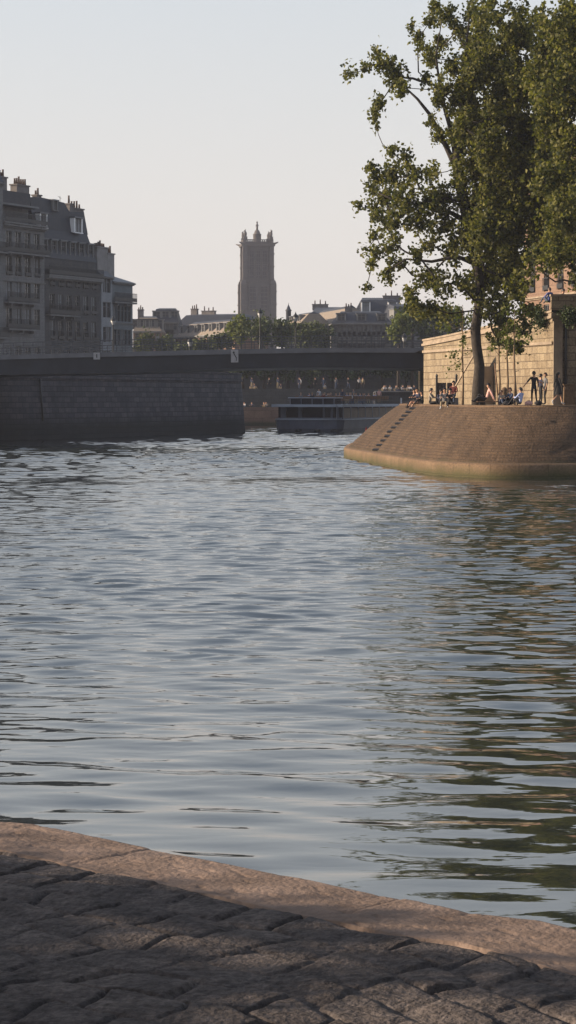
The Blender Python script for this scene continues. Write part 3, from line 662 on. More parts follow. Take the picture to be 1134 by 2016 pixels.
# ------------------------------------------------------------------ pale retaining wall, pier, stair, gate
W0 = Vector((X_at(834, 156, 5), 156, 0)); W1 = Vector((X_at(1089, 131, 5), 131, 0))
def build_wall():
    L = (W1 - W0).length; d = (W1 - W0).normalized(); ang = math.atan2(d.y, d.x)
    root = empty('retaining_wall', (W0.x, W0.y, gz), ang, 'long pale limestone retaining wall lit by low sun behind the big tree', 'wall')
    # local x along the wall, outward is -y ; height rises to the right
    def top(x): return Z_at(668, 156) - gz + (1.0) * min(1, x / L) ** 1.2
    mb = MB(); n = 60
    for i in range(n):
        a, b = L * i / n, L * (i + 1) / n
        for (y, z0f, z1f, m) in ((0, lambda x: -.1, lambda x: top(x) - .45, 'lit_wall'),):
            mb.face([(a, y, z0f(a)), (b, y, z0f(b)), (b, y, z1f(b)), (a, y, z1f(a))], M[m])
    mb.face([(0, 3, -.1), (0, 0, -.1), (0, 0, top(0) - .45), (0, 3, top(0) - .45)], M['lit_wall'])
    mb.build('wall', root)
    mb = MB()
    for i in range(n):
        a, b = L * i / n, L * (i + 1) / n; g = .004
        for (y0, y1, dz0, dz1) in ((-.16, .5, -.45, -.30), (-.05, .38, -.30, -.12), (-.12, .45, -.12, 0)):
            za0, za1, zb0, zb1 = top(a) + dz0, top(a) + dz1, top(b) + dz0, top(b) + dz1
            mb.face([(a, y0, za0), (b, y0, zb0), (b, y0, zb1), (a, y0, za1)], M['lit_trim'])
            mb.face([(a, y0, za1), (b, y0, zb1), (b, y1, zb1), (a, y1, za1)], M['lit_trim'])
            mb.face([(a, y1, za0), (b, y1, zb0), (b, y0, zb0), (a, y0, za0)], M['lit_trim'])
            mb.face([(a, y1, za1), (b, y1, zb1), (b, y1, zb0), (a, y1, za0)], M['lit_trim'])
    for (dz0, dz1, y0) in ((-.45, -.30, -.16), (-.30, -.12, -.05), (-.12, 0, -.12)):
        mb.face([(-.02, 3, top(0) + dz0), (-.02, y0, top(0) + dz0), (-.02, y0, top(0) + dz1), (-.02, 3, top(0) + dz1)], M['lit_trim'])
    mb.build('coping', root)
    mb = MB(); zc = Z_at(692, 155) - gz
    mb.box((L / 2, -.04, zc), (L, .14, .16), M['lit_trim']); mb.build('string_course', root)
    # street level behind the wall
    mb = MB(); q = [W0 + Vector((0.6, 1.0, 0)), W1 + Vector((.5, .2, 0)), Vector((140, 131, 0)), Vector((140, 250, 0)), Vector((W0.x + .6, 250, 0))]
    mb.face([(p.x, p.y, 7.0) for p in q], M['asphalt']); tag(mb.build('upper_street'), 'street behind the retaining wall', None, None, 'structure')
    # pier facing the river, to the right of the corner
    rp = empty('stone_pier', (W1.x, W1.y, gz), 0, 'shaded stone pier wall facing the river at the right edge', 'wall')
    mb = MB(); H = Z_at(622, 131) - gz
    mb.box((9.0, 1.75, H / 2 - .2), (18.0, 3.5, H + .2), M['lit_wall']); mb.build('wall', rp)
    mb = MB(); mb.box((9.0, 1.7, H + .03), (18.3, 3.9, .26), M['lit_trim']); mb.box((9.0, 1.7, H - .2), (18.16, 3.7, .18), M['lit_trim']); mb.build('coping', rp)
    mb = MB(); mb.box((.25, -.06, (H - .3) / 2), (.5, .2, H - .32), M['lit_trim']); mb.build('corner_pilaster', rp)
    mb = MB(); mb.box((9.0, 1.3, H + .65), (18.0, .5, .98), M['lit_wall']); mb.box((9.0, 1.3, H + 1.2), (18.1, .66, .12), M['lit_trim']); mb.build('parapet', rp)
    mb = MB(); xp = X_at(1113, 131, 5) - W1.x
    mb.tube([(xp, -.10, H - .1), (xp, -.10, 1.0)], [.07, .07], M['iron'], 8)
    for z in (1.4, 2.6, 3.8): mb.box((xp, -.06, z), (.2, .12, .06), M['iron'])
    mb.build('drain_pipe', rp)
    mb = MB(); x2 = X_at(1121, 130, 4) - W1.x
    mb.box((0, 0, .55), (.62, .45, 1.1), M['ledge'], taper=.92); mb.box((0, 0, 1.13), (.66, .5, .07), M['ledge'])
    tag(mb.build('stone_block', None, (W1.x + x2, 130.2, gz)), 'pale upright stone block at the foot of the drain pipe', 'stone block')
    # stair flank rising to the right against the wall
    rs = empty('stone_stair', (W0 + d * 10.7 + Vector((d.y, -d.x, 0)) * 0).to_tuple()[:2] + (gz,), ang, 'sloping stone stair with lit flank climbing the retaining wall', 'stair')
    mb = MB(); n = 12; run = 4.4; rise = 2.3
    for i in range(n):
        x0, x1 = run * i / n, run * (i + 1) / n; z = rise * (i + 1) / n
        mb.box(((x0 + x1) / 2, -.5, z / 2), (x1 - x0, .9, z), M['lit_trim'])
    mb.build('steps', rs)
    mb = MB()
    for (ya, yb) in ((-1.2, -.97),):
        pts = [(-.9, -.05), (run, -.05), (run, rise + .75), (0, .85), (-.5, .6), (-.9, .3)]
        for y in (ya, yb): mb.face([(x, y, z) for x, z in (pts if y == ya else pts[::-1])], M['lit_wall'])
        for k in range(len(pts)):
            a, b = pts[k], pts[(k + 1) % len(pts)]
            mb.face([(a[0], yb, a[1]), (b[0], yb, b[1]), (b[0], ya, b[1]), (a[0], ya, a[1])], M['lit_trim'])
    mb.build('flank_wall', rs)
    mb = MB(); a = Vector((0, -1.085, .9)); b = Vector((run, -1.085, rise + .8)); R = (b - a).to_track_quat('X', 'Z').to_matrix()
    mb.box((a + b) / 2, ((b - a).length, .34, .11), M['lit_trim'], M=R); mb.build('coping', rs)
    # dark gate
    D = 147; g = empty('river_gate', (X_at(879, D, gz), D, gz), 0.25, 'dark metal gate between two posts at the left end of the pale wall', 'gate')
    mb = MB(); w = 1.3
    for sx in (-1, 1):
        m2 = MB(); m2.box((0, 0, .88), (.11, .11, 1.76), M['iron']); m2.lathe((0, 0, 1.76), [(.09, 0), (.09, .05), (.02, .14), (.001, .16)], M['iron'], 8); m2.build('post', g, (sx * w / 2, 0, 0))
        mb = MB(); mb.box((0, 0, .7), (w / 2 - .08, .04, 1.3), M['gate'])
        for z in (.1, .7, 1.3): mb.box((0, -.035, z), (w / 2 - .08, .035, .07), M['iron'])
        for x in (-.2, 0, .2): mb.box((x, -.03, .7), (.03, .03, 1.22), M['iron'])
        mb.build('gate_leaf', g, (sx * w / 4, 0, 0))
    # bollard
    mb = MB(); mb.lathe((0, 0, 0), [(.17, -.05), (.16, .1), (.14, .14), (.13, .72), (.15, .76), (.14, .86), (.08, .93), (.001, .95)], M['ledge'], 12)
    tag(mb.build('stone_bollard', None, (X_at(993, 121, gz), 121, gz)), 'round pale stone bollard between the young trees', 'bollard')
build_wall()

# hanging greenery on the wall top
def greenery(px, py, D, rx, ry, n, seed, label):
    r = np.random.default_rng(seed); c = at(px, py, D); C = r.normal(0, 1, (n, 3)) * np.array([px_r(rx, D) * .6, .25, px_r(ry, D) * .6])
    v, q = leaf_quads(C, .14, r); o = np_mesh('ivy', v, q, [M['leaf_b']]); o.location = c; tag(o, label, 'ivy', 'ivy on the wall copings')
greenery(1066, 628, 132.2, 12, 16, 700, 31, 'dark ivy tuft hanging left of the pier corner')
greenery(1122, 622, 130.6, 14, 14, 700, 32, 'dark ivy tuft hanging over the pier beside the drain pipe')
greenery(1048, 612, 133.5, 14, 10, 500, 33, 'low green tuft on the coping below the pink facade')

# ------------------------------------------------------------------ buildings
_wcache = {}
def window_mesh(w, h, kind):
    k = (round(w, 2), round(h, 2), kind)
    if k in _wcache: return _wcache[k]
    mb = MB(); pane = {'d': M['glass'], 'c': M['curtain']}[kind[0]]
    mb.box((0, .17, h / 2), (w, .04, h), pane)
    f = .07
    for x in (-w / 2 + f / 2, w / 2 - f / 2): mb.box((x, .12, h / 2), (f, .08, h), M['frame'])
    mb.box((0, .122, h / 2), (.06, .07, h - .002), M['frame']); mb.box((0, .121, h - f / 2), (w - 2 * f - .004, .078, f), M['frame']); mb.box((0, .121, h * .68), (w - 2 * f - .004, .06, .05), M['frame'])
    if 'r' in kind:      # small iron window guard
        for x in np.linspace(-w / 2, w / 2, 9): mb.box((x, -.12, .5), (.025, .025, .95), M['iron'])
        mb.box((0, -.12, .98), (w + .1, .05, .05), M['iron']); mb.box((0, -.12, .28), (w + .05, .03, .32), M['iron'])
    me = mb.mesh('window'); _wcache[k] = me; return me

def facade(root, name, L, floors, bays, mat, ww=1.05, off=0.0, margin=.6, z_top=None, trim=None, front_y=0.0, depth=9.0, sill_h=.1, arch=False, seed=0, guards=()):
    """wall with real window openings; floors = list of (z_floor, z_sill, window_height)"""
    r = random.Random(seed)
    xs = [margin + (L - 2 * margin) * (b + .5) / bays for b in range(bays)]
    xc = [0.0]
    for x in xs: xc += [x - ww / 2, x + ww / 2]
    xc.append(L)
    zc = [0.0]; win = []
    for (zf, zs, wh) in floors: win.append((len(zc), zs, wh)); zc += [zs, zs + wh]
    zc.append(z_top)
    mb = MB(); y = front_y
    holes = set()
    for (k, zs, wh) in win:
        for b in range(bays): holes.add((2 * b + 1, k))
    for i in range(len(xc) - 1):
        for j in range(len(zc) - 1):
            a, b, c, d = xc[i], xc[i + 1], zc[j], zc[j + 1]
            if (i, j) in holes:
                R = .25
                mb.face([(a, y, c), (b, y, c), (b, y + R, c), (a, y + R, c)], mat); mb.face([(a, y + R, d), (b, y + R, d), (b, y, d), (a, y, d)], mat)
                mb.face([(a, y, c), (a, y + R, c), (a, y + R, d), (a, y, d)], mat); mb.face([(b, y + R, c), (b, y, c), (b, y, d), (b, y + R, d)], mat)
            else: mb.face([(a, y, c), (b, y, c), (b, y, d), (a, y, d)], mat)
    mb.face([(0, depth, 0), (0, y, 0), (0, y, z_top), (0, depth, z_top)], mat); mb.face([(L, y, 0), (L, depth, 0), (L, depth, z_top), (L, y, z_top)], mat)
    mb.face([(L, depth, 0), (0, depth, 0), (0, depth, z_top), (L, depth, z_top)], mat); mb.face([(0, y, z_top), (L, y, z_top), (L, depth, z_top), (0, depth, z_top)], mat)
    mb.build('wall', root)
    for fi, (k, zs, wh) in enumerate(win):
        for b in range(bays):
            kind = ('c' if r.random() < .36 else 'd') + ('r' if fi in guards else '')
            o = bpy.data.objects.new('window', window_mesh(ww, wh, kind)); link(o, root); o.location = (xs[b], y + .02, zs)
    return xs
def cornice(root, name, x0, x1, y, z, dep=.35, h=.3, m=None):
    mb = MB(); m = m or M['trim']
    mb.box(((x0 + x1) / 2, y - dep / 2 + .02, z), (x1 - x0, dep, h * .5), m); mb.box(((x0 + x1) / 2, y - dep / 4 + .02, z - h * .45), (x1 - x0 - .01, dep / 2, h * .38), m)
    mb.build(name, root)
def balcony(root, x0, x1, y, z, dep=.75, h=1.0, plants=0):
    mb = MB(); L = x1 - x0
    mb.box(((x0 + x1) / 2, y - dep / 2 + .01, z), (L, dep, .16), M['trim'])
    n = int(L / .16)
    for i in range(n + 1):
        mb.box((x0 + L * i / n, y - dep + .05, z + .08 + h / 2), (.035, .03, h), M['iron'])
    mb.box(((x0 + x1) / 2, y - dep + .05, z + .08 + h), (L, .06, .05), M['iron']); mb.box(((x0 + x1) / 2, y - dep + .05, z + .38), (L, .025, .4), M['iron'])
    x = x0 + .8
    while x < x1: mb.box((x, y - dep / 2, z - .2), (.18, dep * .7, .28), M['trim']); x += 2.2
    mb.build('balcony', root)
def mansard(root, L, depth, z, h, inset, m, top_h=.8, y0=0.0, x_in=.25, name='roof', topm=None):
    ZN = topm or M['zinc']
    mb = MB(); y1 = depth; a = [(0, y0 - .15), (L, y0 - .15), (L, y1), (0, y1)]; b = [(x_in, y0 + inset), (L - x_in, y0 + inset), (L - x_in, y1 - inset), (x_in, y1 - inset)]
    for k in range(4):
        p, q = a[k], a[(k + 1) % 4]; r_, s = b[(k + 1) % 4], b[k]
        mb.face([(*p, z), (*q, z), (*r_, z + h), (*s, z + h)], m)
    ym = (b[0][1] + b[2][1]) / 2; zt = z + h + top_h
    mb.face([(*b[0], z + h), (*b[1], z + h), (b[1][0] - .3, ym, zt), (b[0][0] + .3, ym, zt)], ZN)
    mb.face([(*b[2], z + h), (*b[3], z + h), (b[0][0] + .3, ym, zt), (b[1][0] - .3, ym, zt)], ZN)
    mb.face([(*b[1], z + h), (*b[2], z + h), (b[1][0] - .3, ym, zt)], ZN); mb.face([(*b[3], z + h), (*b[0], z + h), (b[0][0] + .3, ym, zt)], ZN)
    mb.face([(x, y, z) for x, y in a[::-1]], m)
    return mb.build(name, root)
def dormer(root, x, y, z, w=1.1, h=1.6, dep=1.6, kind='d', frame=None):
    mb = MB(); fm = frame or M['trim']
    mb.box((x - w / 2 - .1, y + dep / 2, z + h / 2), (.2, dep, h), fm); mb.box((x + w / 2 + .1, y + dep / 2, z + h / 2), (.2, dep, h), fm)
    mb.box((x, y + dep / 2, z + h + .08), (w + .6, dep + .2, .16), M['zinc'], ); mb.box((x, y + .35, z + h / 2), (w, .05, h - .01), M['glass'])
    mb.box((x, y + .05, z - .05), (w + .4, .3, .1), fm)
    d = mb.build('dormer', root)
    o = bpy.data.objects.new('window', window_mesh(w, h, kind)); link(o, d); o.location = (x, y + .02, z)
    return d
def chimney(root, x, y, z, lx, ly, h, pots=4, m=None, seed=0):
    r = random.Random(seed); mb = MB(); m = m or M['chimney']
    mb.box((x, y, z + h / 2), (lx, ly, h), m); mb.box((x, y, z + h + .07), (lx + .2, ly + .2, .14), m)
    c = mb.build('chimney', root)
    L = max(lx, ly)
    for k in range(pots):
        t = (k + .5) / pots - .5; px, py = (x + t * lx, y) if lx > ly else (x, y + t * ly); hh = r.uniform(.35, .9)
        m2 = MB(); m2.tube([(0, 0, 0), (0, 0, hh * .85), (0, 0, hh)], [.13, .10, .12], M['pot'], 6); m2.build('chimney_pot', c, (px, py, z + h + .14))
    return c

GZL = 5.6
A0 = Vector((-29.9, 240.0, 0)); ADIR = Vector((0.42, 0.9075, 0)).normalized(); AANG = math.atan2(ADIR.y, ADIR.x)
def row_px(t):    # pixel column of the facade line at distance t along it
    p = A0 + ADIR * t; return 567 + p.x / p.y * FPX
def row_t(px):
    lo, hi = -60, 80
    for _ in range(50):
        mid = (lo + hi) / 2
        if row_px(mid) < px: lo = mid
        else: hi = mid
    return lo
def rowbase(t): p = A0 + ADIR * t; return (p.x, p.y, GZL)
def zr(py, t): return Z_at(py, (A0 + ADIR * t).y) - GZL

def left_row():
    t0, t1, t2, t3, t4 = row_t(4), row_t(90), row_t(199), row_t(221), row_t(262)
    # off-frame neighbours nearer the camera (they mirror in the water)
    for k, (ta, L, H, lab) in enumerate([(t0 - 14.0, 13.8, 20.0, 'nearest grey stone apartment house at the left edge of the row'), (t0 - 30, 15.8, 19.0, 'grey stone apartment house beyond the left edge')]):
        o = empty('apartment_house', rowbase(ta), AANG, lab, 'building', 'houses on the left bank')
        o.location.x += 0.35
        fl = [(0, 1 + 3.0 * i, 2.1) for i in range(6)]
        facade(o, 'a', L, fl, 6, M['facade_a'], 1.05, z_top=H, depth=11, seed=k, guards=(1, 3))
        cornice(o, 'cornice', 0, L, 0, H - .1); balcony(o, 0.2, L - .05, 0, 12.8); balcony(o, .2, L - .05, 0, 4.1)
        rf = mansard(o, L, 11, H + .02, 2.6, 1.1, M['slate']); chimney(o, L - .6, 5, H + .5, .9, 6, 4.2, 6, seed=k)
    # house 1 : grey stone with continuous balconies
    L = t1 - t0 - .05; o = empty('apartment_house', rowbase(t0), AANG, 'grey stone house with long iron balconies and heavy chimney blocks, leftmost in view', 'building', 'houses on the left bank')
    tm = (t0 + t1) / 2
    H = zr(450, tm) + .3
    zb = [zr(650, tm), zr(596, tm), zr(549, tm), zr(500, tm)]
    fl = [(0, 1.0, 2.4)] + [(z, z + .25, 2.0) for z in zb]
    facade(o, 'a', L, fl, 4, M['facade_a'], 1.15, z_top=H, depth=11, seed=3, guards=(3,))
    balcony(o, 0.3, L * .74, 0, zb[0]); balcony(o, 0.3, L * .74, 0, zb[1] - .1); balcony(o, 0.1, L - .1, 0, zb[3] - .05, .8); cornice(o, 'string_course', 0, L, 0, zb[2] - .3, .2, .2)
    cornice(o, 'cornice', 0, L, 0, H - .12, .5, .4)
    balcony(o, 0, L * .98, -.0, H + .1, .6, 1.0)
    # set-back attic storey
    a = empty('attic_storey', (0, 1.0, H + .02)); a.parent = o
    mb = MB(); ah = zr(418, tm) - H + .55; mb.box((L / 2 - .7, 4.6, ah / 2), (L - 1.5, 9.0, ah), M['facade_a']); aw = mb.build('attic_wall', o); aw.location = (0, 1.0, H + .02)
    bpy.data.objects.remove(a)
    for x in (1.4, 3.6, 5.8, 8.0):
        if x < L - 1:
            w = bpy.data.objects.new('window', window_mesh(1.0, 1.6, 'd' if x != 5.8 else 'c')); link(w, o); w.location = (x, 1.04, H + .45)
    zt = H + ah
    mb = MB(); hb = zr(375, tm) - zt; mb.box((5.5, 4.2, zt + hb / 2), (5.6, 5.5, hb), M['slate']); rf = mb.build('roof', o)
    mb = MB(); mb.box((L / 2 - .7, 4.2, zt + .1), (L - 1.3, 8.8, .2), M['zinc']); mb.build('roof_edge', o)
    for j, (x, h, n) in enumerate([(3.0, zr(352, tm) - zt, 5), (7.0, zr(362, tm) - zt, 6)]):
        chimney(rf, x, 1.95, zt + .05, 1.6 if j == 0 else 2.5, .8, h, n, seed=10 + j)
    # house 2 : big slate mansard
    L = t2 - t1 - .05; tm = (t1 + t2) / 2
    o = empty('apartment_house', rowbase(t1), AANG, 'dark stone house with a tall dark slate mansard roof and white dormer windows', 'building', 'houses on the left bank')
    H = zr(548, tm); fl = [(0, .8, 2.5), (0, zr(662, tm), 2.0), (0, zr(622, tm), 1.9), (0, zr(583, tm), 1.9)]
    fl = [(0, .8, 2.4), (0, 4.2, 2.1), (0, 7.1, 2.0), (0, 9.9, 1.8)]
    facade(o, 'b', L, fl, 6, M['facade_b'], 1.05, z_top=H, depth=12, seed=5, guards=(1, 2, 3))
    cornice(o, 'cornice', 0, L, 0, H - .1, .55, .4); balcony(o, .1, L - .1, 0, H + .1, .55, .95); balcony(o, .2, L * .55, 0, 6.8, .6)
    z1 = zr(512, tm)
    mb = MB(); mb.box((L / 2, 6.1, (H + z1) / 2), (L - .1, 11.4, z1 - H), M['facade_b']); mb.build('attic_wall', o)
    for b in range(6):
        w = bpy.data.objects.new('window', window_mesh(1.0, 1.5, 'd')); link(w, o); w.location = (1.0 + (L - 2) * b / 5, .36, H + .15)
    hm = zr(455, tm) - z1
    r1 = mansard(o, L, 12, z1 + .02, hm, 1.0, M['slate'], .3, y0=.5, name='roof')
    for b in range(6): dormer(r1, 1.0 + (L - 2) * b / 5, .55, z1 + .25, .9, 1.7, 1.2)
    z2 = z1 + hm
    mb = MB(); ht = zr(408, tm + 2) - z2; 
    x0, x1 = .2, L * .97
    poly = [(x0, z2), (L - .05, z2), (L - .4, zr(416, t2)), (8.3, zr(413, tm)), (7.4, zr(396, tm)), (2.0, zr(386, t1 + 2)), (x0, zr(387, t1))]
    yo, yi = 1.5, 5.0
    mb.face([(x, yo + .12 * (z - z2), z) for x, z in poly], M['slate']); mb.face([(x, yi, z) for x, z in poly[::-1]], M['slate'])
    for k in range(len(poly)):
        p, q = poly[k], poly[(k + 1) % len(poly)]
        mb.face([(p[0], yi, p[1]), (q[0], yi, q[1]), (q[0], yo + .12 * (q[1] - z2), q[1]), (p[0], yo + .12 * (p[1] - z2), p[1])], M['zinc'] if k in (4,) else M['slate'])
    r2 = mb.build('upper_roof', o)
    tag(dormer(r2, row_t(91) - t1 + 1.6, 1.1, zr(447, t1 + 1.6), 1.15, 1.45, 1.6, 'c', M['white']), 'white framed dormer window near the left edge of the roof')
    tag(dormer(r2, 9.1, 1.1, zr(457, t1 + 9), 1.4, 1.55, 1.6, 'c', M['white']), 'wide white framed dormer window near the right edge of the roof')
    dormer(r2, 5.0, 1.6, zr(413, t1 + 5), .7, 1.0, 1.2, 'c')
    chimney(r2, 10.4, 2.4, zr(425, t2), 2.8, .8, zr(413, t2) - zr(425, t2), 5, seed=20)
    chimney(r2, 8.9, 2.2, zr(425, t2), .8, .7, zr(406, t2) - zr(425, t2), 1, seed=22)
    chimney(r2, 2.1, 2.2, zr(388, t1), .9, .6, .35, 2, seed=21)
    mb = MB(); xa = 7.0; za = zr(397, tm); mb.tube([(xa, 2.2, za - .3), (xa, 2.2, za + .75)], [.03, .03], M['iron'], 5); mb.tube([(xa - .4, 2.2, za + .7), (xa + .3, 2.2, za + .5)], [.02, .02], M['iron'], 5); mb.build('antenna', r2)
    # house 3 : narrow pale
    L = t3 - t2 - .05; tm = (t2 + t3) / 2
    o = empty('apartment_house', rowbase(t2), AANG, 'narrow pale rendered house with a broad pale chimney block on top', 'building', 'houses on the left bank'); o.location.x += .1
    H = zr(545, tm); fl = [(0, 1, 2.2)] + [(0, 4.2 + 2.75 * i, 1.7) for i in range(3)]
    facade(o, 'c', L, fl, 2, M['facade_c'], .85, margin=.3, z_top=H, depth=10, seed=7)
    cornice(o, 'cornice', 0, L, 0, H - .1, .3, .25); rf = mansard(o, L, 10, H + .02, 1.6, 1.6, M['zinc'], .4)
    chimney(rf, 1.3, 1.0, H - .3, 2.4, .9, zr(488, tm) - H + .3, 6, M['chimney_pale'], seed=31)
    # house 4 : bluish, hipped roof, end of the row
    L = t4 - t3; tm = (t3 + t4) / 2
    o = empty('apartment_house', rowbase(t3), AANG, 'bluish grey end house with a hipped zinc roof and corner balcony', 'building', 'houses on the left bank')
    H = zr(556, tm); fl = [(0, 1, 2.2)] + [(0, 3.9 + 2.7 * i, 1.8) for i in range(4) if 3.9 + 2.7 * i + 1.9 < H]
    facade(o, 'd', L, fl, 5, M['facade_d'], .9, margin=.4, z_top=H, depth=11, seed=9)
    balcony(o, 0, L + .3, 0, H - 2.3, .45, 1.0); cornice(o, 'cornice', 0, L + .2, 0, H - .1, .35, .3); cornice(o, 'string_course', 0, L + .1, 0, 6.4, .2, .2)
    mb = MB(); hh = zr(520, t3) - H; a = [(-.1, -.3), (L + .3, -.3), (L + .3, 11.2), (-.1, 11.2)]
    r0, r1_ = (-.1, 4.5), (L * .1, 4.5)
    mb.face([(*a[0], H), (*a[1], H), (r1_[0], r1_[1], H + hh), (r0[0], r0[1], H + hh)], M['zinc']); mb.face([(*a[1], H), (*a[2], H), (*r1_, H + hh)], M['zinc'])
    mb.face([(*a[2], H), (*a[3], H), (*r0, H + hh), (*r1_, H + hh)], M['zinc']); mb.face([(*a[3], H), (*a[0], H), (*r0, H + hh)], M['zinc']); r4 = mb.build('roof', o)
    chimney(r4, .7, .9, H - .2, 1.5, .9, zr(500, t3) - H + .2, 4, M['chimney_pale'], seed=32)
left_row()

# left quay wall and land
LW = [(-60, 130), (-36, 168), (-23.9, 194), (-14.6, 215), (-9.2, 228.5), (-6.0, 236.5), (-4.95, 240.5), (-4.9, 243), (-5.6, 247), (-9, 262), (-16, 290), (-30, 302)]
def build_left():
    root = empty('quay_wall', (-14.6, 215, 0), 0, 'long dark stained stone quay wall under the bridge on the left', 'wall')
    P = dens(LW, 8); mb = MB(); s = 0; H = 5.25
    cp = MB()
    for i in range(len(P) - 1):
        a, b = P[i], P[i + 1]; l = math.dist(a, b); d = ((b[0] - a[0]) / l, (b[1] - a[1]) / l); nx, ny = d[1], -d[0]
        A = (a[0] + 14.6, a[1] - 215); B = (b[0] + 14.6, b[1] - 215)
        mb.face([(A[0] + nx * .45, A[1] + ny * .45, -.5), (B[0] + nx * .45, B[1] + ny * .45, -.5), (B[0], B[1], H), (A[0], A[1], H)], M['dark_stone'], [(s, 0), (s + l, 0), (s + l, 5.7), (s, 5.7)])
        for (y0, z0, z1) in ((.14, H, H + .22), (.02, H + .22, H + .75), (.1, H + .75, H + .87)):
            o0 = [(A[0] + nx * y0, A[1] + ny * y0), (B[0] + nx * y0, B[1] + ny * y0)]; o1 = [(A[0] - nx * .4, A[1] - ny * .4), (B[0] - nx * .4, B[1] - ny * .4)]
            cp.face([(*o0[0], z0), (*o0[1], z0), (*o0[1], z1), (*o0[0], z1)], M['dark_stone']); cp.face([(*o0[0], z1), (*o0[1], z1), (*o1[1], z1), (*o1[0], z1)], M['dark_stone'])
            cp.face([(*o1[0], z0), (*o0[0], z0), (*o0[1], z0), (*o1[1], z0)][::-1], M['dark_stone'])
        s += l
    mb.build('wall', root); cp.build('parapet', root)
    mb = MB(); p = Vector((X_at(68, 206, 3) , 206, 0)); 
    # pipe set on the wall line
    for k in range(len(P) - 1):
        if P[k][1] <= 206 <= P[k + 1][1]:
            t = (206 - P[k][1]) / (P[k + 1][1] - P[k][1]); xw = P[k][0] + t * (P[k + 1][0] - P[k][0])
    # find wall point whose pixel is 68
    best = min(P, key=lambda q: abs(567 + q[0] / q[1] * FPX - 68))
    i = P.index(best); d = Vector((P[i + 1][0] - P[i - 1][0], P[i + 1][1] - P[i - 1][1], 0)).normalized(); nn = Vector((d.y, -d.x, 0))
    q = Vector((best[0] + 14.6, best[1] - 215, 0))
    mb.tube([q + nn * .40 + Vector((0, 0, 1.6)), q + nn * .14 + Vector((0, 0, 5.2))], [.09, .09], M['iron'], 7); mb.build('drain_pipe', root)
    mb = MB(); poly = [(x, y) for x, y in P] + [(-120, 302), (-300, 302), (-300, 130)]
    mb.face([(x, y, GZL - .25) for x, y in poly], M['land']); me = mb.mesh('left_bank_ground')
    if me.polygons[0].normal.z < 0: me.flip_normals()
    o = bpy.data.objects.new('left_bank_ground', me); link(o); tag(o, 'paved bank behind the dark quay wall', None, None, 'structure')
build_left()

